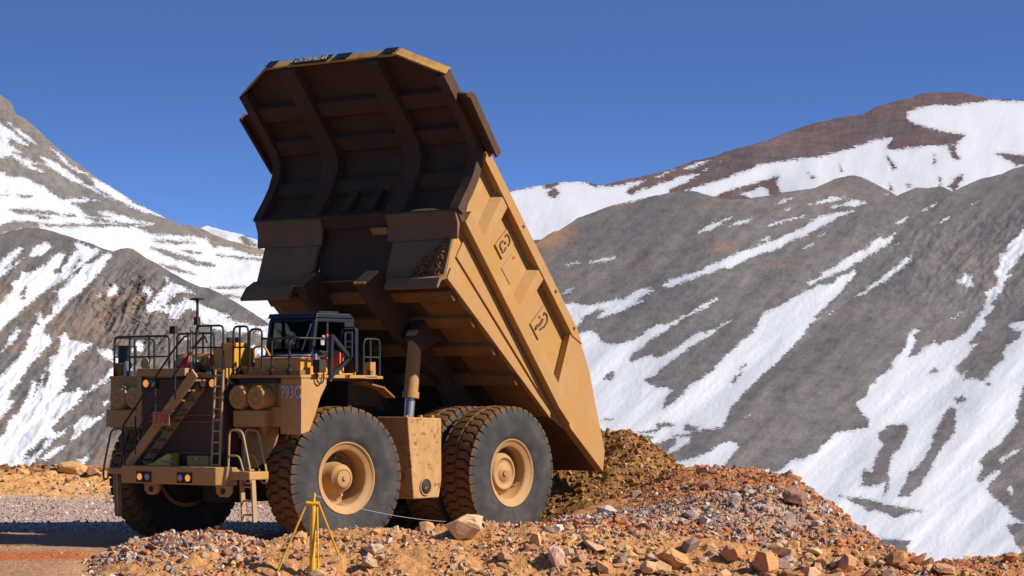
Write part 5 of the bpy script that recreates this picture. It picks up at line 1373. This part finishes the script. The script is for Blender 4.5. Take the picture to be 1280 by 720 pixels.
protos = {}
for key in ('s_tan', 's_grey', 's_red'):
    protos[key] = []
    for i in range(7):
        me = stone_mesh('stone', 300 + i + hash(key) % 1 * 0 + len(key) * 10, 15, 0.8)
        me.materials.append(M[key]); protos[key].append(me)
def zone(px, d):
    """which stones lie here"""
    w = float(fbm(np.array([px * 0.02]), np.array([d * 0.8]), 3)[0])
    if d > 92: return 's_red' if rng.random() < 0.5 else 's_tan'
    if px < 330: return 's_red' if rng.random() < 0.25 else ('s_grey' if rng.random() < 0.55 else 's_tan')
    if px > 660 and d > 59.8 + w:
        if d < 61.0 + w and px < 860: return 's_red' if rng.random() < 0.75 else 's_tan'
        if d < 64.5: return 's_grey' if rng.random() < 0.68 else 's_red'
        return 's_red' if rng.random() < 0.6 else 's_grey'
    if px > 960: return 's_tan' if rng.random() < 0.6 else ('s_red' if rng.random() < 0.6 else 's_grey')
    return 's_tan' if rng.random() < 0.8 else 's_grey'
def spot():
    q = rng.random()
    if q < 0.40: px, d = rng.uniform(700, 1160), rng.uniform(56.7, 59.0)
    elif q < 0.58: px, d = rng.uniform(330, 720), rng.uniform(56.7, 59.7)
    elif q < 0.68: px, d = rng.uniform(120, 330), rng.uniform(57.8, 59.9)
    elif q < 0.88: px, d = rng.uniform(680, 1110), rng.uniform(59.6, 64.5)
    elif q < 0.94: px, d = rng.uniform(780, 1080), rng.uniform(64.5, 70.5)
    else: px, d = rng.uniform(-10, 140), rng.uniform(97.5, 100.4)
    return px, d
n_st = 0
while n_st < 290:
    px, d = spot()
    x = (px - 640) / F * d
    s = (9 + min(22, rng.expovariate(1 / (11 if 740 < px < 1160 and d < 59.1 else 4.5)))) * d / F
    key = zone(px, d)
    o = bpy.data.objects.new('stone', rng.choice(protos[key])); put(o, ground)
    z = float(top_z(np.array([x]), np.array([d]))[0])
    o.location = (x, d, z + 0.08 * s)
    o.scale = (s * rng.uniform(0.9, 1.35), s * rng.uniform(0.8, 1.2), s * rng.uniform(0.7, 1.1))
    o.rotation_euler = (rng.uniform(-0.5, 0.5), rng.uniform(-0.5, 0.5), rng.uniform(0, 6.28))
    n_st += 1

# smaller stones and gravel nobody could count: one mesh for each bed
def pebble_mat(name):
    m = bpy.data.materials.new(name); n, l, b = nodes(m)
    at = n.new('ShaderNodeAttribute'); at.attribute_name = 'soil'
    geo = n.new('ShaderNodeNewGeometry')
    fine = noise(n, l, geo.outputs['Position'], 30, 4, 0.7)
    rr = ramp(n, [(0.25, (0.6, 0.56, 0.53)), (0.6, (1.1, 1.08, 1.05))]); l.new(fine.outputs[0], rr.inputs[0])
    l.new(mix(n, l, 0.8, at.outputs['Color'], rr.outputs[0], 'MULTIPLY'), b.inputs['Base Color'])
    b.inputs['Roughness'].default_value = 0.92; b.inputs['Specular IOR Level'].default_value = 0.2
    bump(n, l, fine.outputs[0], b, 0.4, 0.03)
    return m
M['pebble'] = pebble_mat('loose_stones')
def raw(me):
    v = np.array([x.co[:] for x in me.vertices]); f = []
    for p in me.polygons:
        k = list(p.vertices)
        for i in range(1, len(k) - 1): f.append((k[0], k[i], k[i + 1]))
    return v, np.array(f)
SM = [raw(stone_mesh('pebble', 700 + i, 9, 0.8)) for i in range(10)]
PAL = {'tan': np.array([[0.52, 0.29, 0.14], [0.48, 0.23, 0.10], [0.56, 0.37, 0.22], [0.44, 0.24, 0.13], [0.58, 0.34, 0.14], [0.42, 0.28, 0.19]]),
       'grey': np.array([[0.28, 0.22, 0.19], [0.17, 0.125, 0.115], [0.44, 0.37, 0.31], [0.38, 0.25, 0.18], [0.52, 0.46, 0.40], [0.36, 0.17, 0.10]]),
       'red': np.array([[0.44, 0.14, 0.05], [0.36, 0.13, 0.06], [0.50, 0.22, 0.09], [0.30, 0.12, 0.07]]),
       'brown': np.array([[0.32, 0.145, 0.035], [0.25, 0.105, 0.028], [0.38, 0.19, 0.055], [0.19, 0.078, 0.028], [0.42, 0.25, 0.10]]),
       'gravel': np.array([[0.40, 0.32, 0.28], [0.30, 0.23, 0.20], [0.52, 0.46, 0.42], [0.44, 0.28, 0.21], [0.24, 0.19, 0.18]])}
def bed(name, label_, n, sampler, size, parent=None, sink=0.15):
    """n loose stones; sampler gives x, y, palette names; size in photo pixels (mean of an exponential above a floor)"""
    X, Y, pal = sampler(n)
    Z = top_z(X, Y)
    S = (size[0] + nrg.exponential(size[1], n).clip(0, size[2])) * Y / F
    Vs, Fs, Cs = [], [], []; base = 0
    kind = nrg.integers(0, len(SM), n)
    rot = nrg.normal(size=(n, 4)); rot /= np.linalg.norm(rot, axis=1, keepdims=True)
    sc_ = S[:, None] * nrg.uniform(0.75, 1.3, (n, 3))
    gain = np.where(pal == 'brown', 1.1, np.where(pal == 'grey', 1.2, np.where(pal == 'tan', 1.15, 1.25)))[:, None]
    col = (np.stack([PAL[p][nrg.integers(0, len(PAL[p]))] for p in pal]) * nrg.uniform(0.75, 1.15, (n, 1)) * gain).clip(0, 0.8)
    w_, x_, y_, z_ = rot.T
    Rm = np.stack([1 - 2 * (y_**2 + z_**2), 2 * (x_*y_ - z_*w_), 2 * (x_*z_ + y_*w_), 2 * (x_*y_ + z_*w_), 1 - 2 * (x_**2 + z_**2), 2 * (y_*z_ - x_*w_), 2 * (x_*z_ - y_*w_), 2 * (y_*z_ + x_*w_), 1 - 2 * (x_**2 + y_**2)], -1).reshape(n, 3, 3)
    for k, (v, f) in enumerate(SM):
        m = np.where(kind == k)[0]
        if len(m) == 0: continue
        P_ = np.einsum('nij,nvj->nvi', Rm[m], v[None] * sc_[m][:, None, :])
        P_ = P_ + np.stack([X[m], Y[m], Z[m] + S[m] * sink], -1)[:, None, :]
        Vs.append(P_.reshape(-1, 3)); Fs.append((f[None] + (base + np.arange(len(m)) * len(v))[:, None, None]).reshape(-1, 3))
        Cs.append(np.repeat(col[m], len(v), 0)); base += len(m) * len(v)
    V = np.concatenate(Vs)
    if parent is not None: V = V - np.array(parent.location)
    o = grid_object(name, V, np.concatenate(Fs), M['pebble'], parent)
    o.data.polygons.foreach_set('use_smooth', np.zeros(len(o.data.polygons), bool))
    soil_attr(o, np.concatenate(Cs))
    o['kind'] = 'stuff'
    if label_: o['label'] = label_
    return o
def pick(n, table):
    names = [t for t, _ in table]; p = np.array([q for _, q in table]); return nrg.choice(names, n, p=p / p.sum())
def s_berm(n):
    px = nrg.uniform(105, 1290, n); d = nrg.uniform(56.4, 60.0, n)
    dense = fbm(px * 0.018, d * 0.9, 3); ok = nrg.random(n) < np.clip(0.55 + dense * 1.9, 0.05, 1)
    px = np.where(ok, px, nrg.uniform(120, 330, n)); d = np.where(ok, d, nrg.uniform(58.0, 60.2, n))
    pal = np.where(px < 330, pick(n, [('grey', 5), ('red', 2), ('tan', 4)]), np.where(px > 1000, pick(n, [('tan', 3), ('red', 4), ('grey', 1)]), pick(n, [('tan', 7), ('grey', 0.6), ('red', 0.7)])))
    return (px - 640) / F * d, d, pal
bed('loose_stones', 'loose tan and reddish stones strewn over the front of the berm', 19000, s_berm, (1.5, 3.0, 14), sink=0.0)
def s_mound(n):
    px = nrg.uniform(660, 1150, n); d = nrg.uniform(59.6, 65.0, n)
    w = fbm(px * 0.025, d * 0.7, 3) * 1.2
    pal = np.where((d + w < 60.9) & (px < 880), pick(n, [('red', 8), ('tan', 1), ('grey', 1)]), np.where(px + 30 * w > 1040, pick(n, [('red', 5), ('grey', 3), ('tan', 3)]), pick(n, [('grey', 7), ('tan', 1.4), ('red', 1.2)])))
    return (px - 640) / F * d, d, pal
bed('loose_stones', 'grey and rust red stones covering the middle of the right mound', 12000, s_mound, (1.7, 2.3, 9), sink=0.08)
def s_crest(n):
    px = nrg.uniform(770, 1100, n); d = nrg.uniform(64.5, 73.0, n)
    return (px - 640) / F * d, d, pick(n, [('red', 6), ('brown', 3), ('grey', 2)])
bed('loose_stones', 'red-brown crumbs of rock on the crest of the right mound', 6500, s_crest, (1.5, 1.6, 6))
def s_heap(n):
    t = nrg.uniform(0, 0.75, n); r = np.sqrt(nrg.uniform(0, 1, n)) * 3.6; a_ = nrg.uniform(-math.pi, math.pi, n)
    e = PB - PA
    return PA[0] + t * e[0] + r * np.cos(a_), PA[1] + t * e[1] + r * np.sin(a_), pick(n, [('brown', 9), ('tan', 0.6)])
bed('heap_clods', 'dark brown clods and stones of the dumped heap', 9500, s_heap, (2.0, 2.4, 10), heap, 0.05)
def s_gravel(n):
    px = nrg.uniform(-60, 420, n); d = nrg.uniform(71.0, 95.0, n)
    return (px - 640) / F * d, d, pick(n, [('gravel', 9), ('red', 0.6)])
bed('gravel', 'pale grey gravel on the flat behind the truck front', 14000, s_gravel, (1.0, 1.0, 5))
def s_bank(n):
    px = nrg.uniform(-60, 560, n); d = nrg.uniform(94.5, 100.8, n); 
    d = np.where(nrg.random(n) < 0.6, nrg.uniform(98.4, 100.8, n), d)
    return (px - 640) / F * d, d, np.where(d > 98.3, pick(n, [('brown', 6), ('red', 2), ('grey', 1)]), pick(n, [('tan', 5), ('brown', 1)]))
bed('bank_stones', 'dark stones along the crest of the orange earth bank', 2600, s_bank, (1.6, 2.2, 9))
def s_track(n):
    px = nrg.uniform(-60, 130, n); d = nrg.uniform(56.6, 72.0, n)
    return (px - 640) / F * d, d, pick(n, [('gravel', 3), ('red', 2), ('tan', 2)])
bed('gravel', 'fine stones scattered on the wheel track in the left corner', 900, s_track, (0.8, 0.7, 4))

# ---------------------------------------------------------------- yellow tripod with its string
def pt(px, py, d): return Vector(((px - 640) / F * d, d, float(zpix(d, py))))
TD = 56.9
tri = empty('marker_tripod', pt(391, 728, TD))
tag(tri, 'yellow metal marker tripod standing in the berm before the front wheel', 'tripod')
o0 = Vector(tri.location)
L = lambda p: p - o0
MB().tube([L(pt(391, 732, TD)), L(pt(392, 632, TD))], 0.066, 14).build('pole', M['tripod'], tri)
MB().tube([L(pt(392, 633, TD)), L(pt(393.5, 620, TD)), L(pt(393.5, 616, TD))], 0.032, 10).build('top_pin', M['tripod'], tri)
MB().tube([L(pt(383.5, 629, TD)), L(pt(400, 630, TD))], 0.05, 8).build('hinge_bar', M['tripod'], tri)
MB().tube([L(pt(384, 629, TD)), L(pt(338, 738, TD - 0.1))], 0.024, 9).build('leg', M['tripod'], tri)
MB().tube([L(pt(399, 630, TD)), L(pt(426, 699, TD + 1.0))], 0.026, 9).build('leg', M['tripod'], tri)
MB().tube([L(pt(397, 631, TD)), L(pt(399, 728, TD - 0.2))], 0.022, 9).build('leg', M['tripod'], tri)
a_, b_ = pt(394, 619, TD), pt(557, 652, 58.8)
pts = [a_.lerp(b_, t) - Vector((0, 0, 0.10 * 4 * t * (1 - t))) for t in np.linspace(0, 1, 14)]
st = MB().tube(pts, 0.0055, 5).build('string', M['string'])
tag(st, 'thin pale string stretched from the tripod top to the pinkish boulder', 'string')

# earth spilled on the headboard corner above the cab
n_ = 420
uu = nrg.uniform(0, 1, n_); yy = nrg.uniform(0, 1, n_)
keep_ = yy > 0.9 - uu * 1.0
sp = MB()
for u_, y_ in zip(uu[keep_], yy[keep_]):
    q = 5.0 - 0.60 * u_; vv = -2.42 - (5.0 - q) * 1.58
    c = Vector(body((q + 0.03, 2.1 + 1.2 * y_, vv - 0.02)))
    v, f = SM[rng.randrange(len(SM))]
    sc2 = rng.uniform(0.04, 0.12)
    sp.add([(c.x + a * sc2, c.y + b2 * sc2, c.z + d2 * sc2) for a, b2, d2 in v], [tuple(t) for t in f])
sd_ = sp.build('spilled_earth', M['under'], dump); sd_['kind'] = 'stuff'
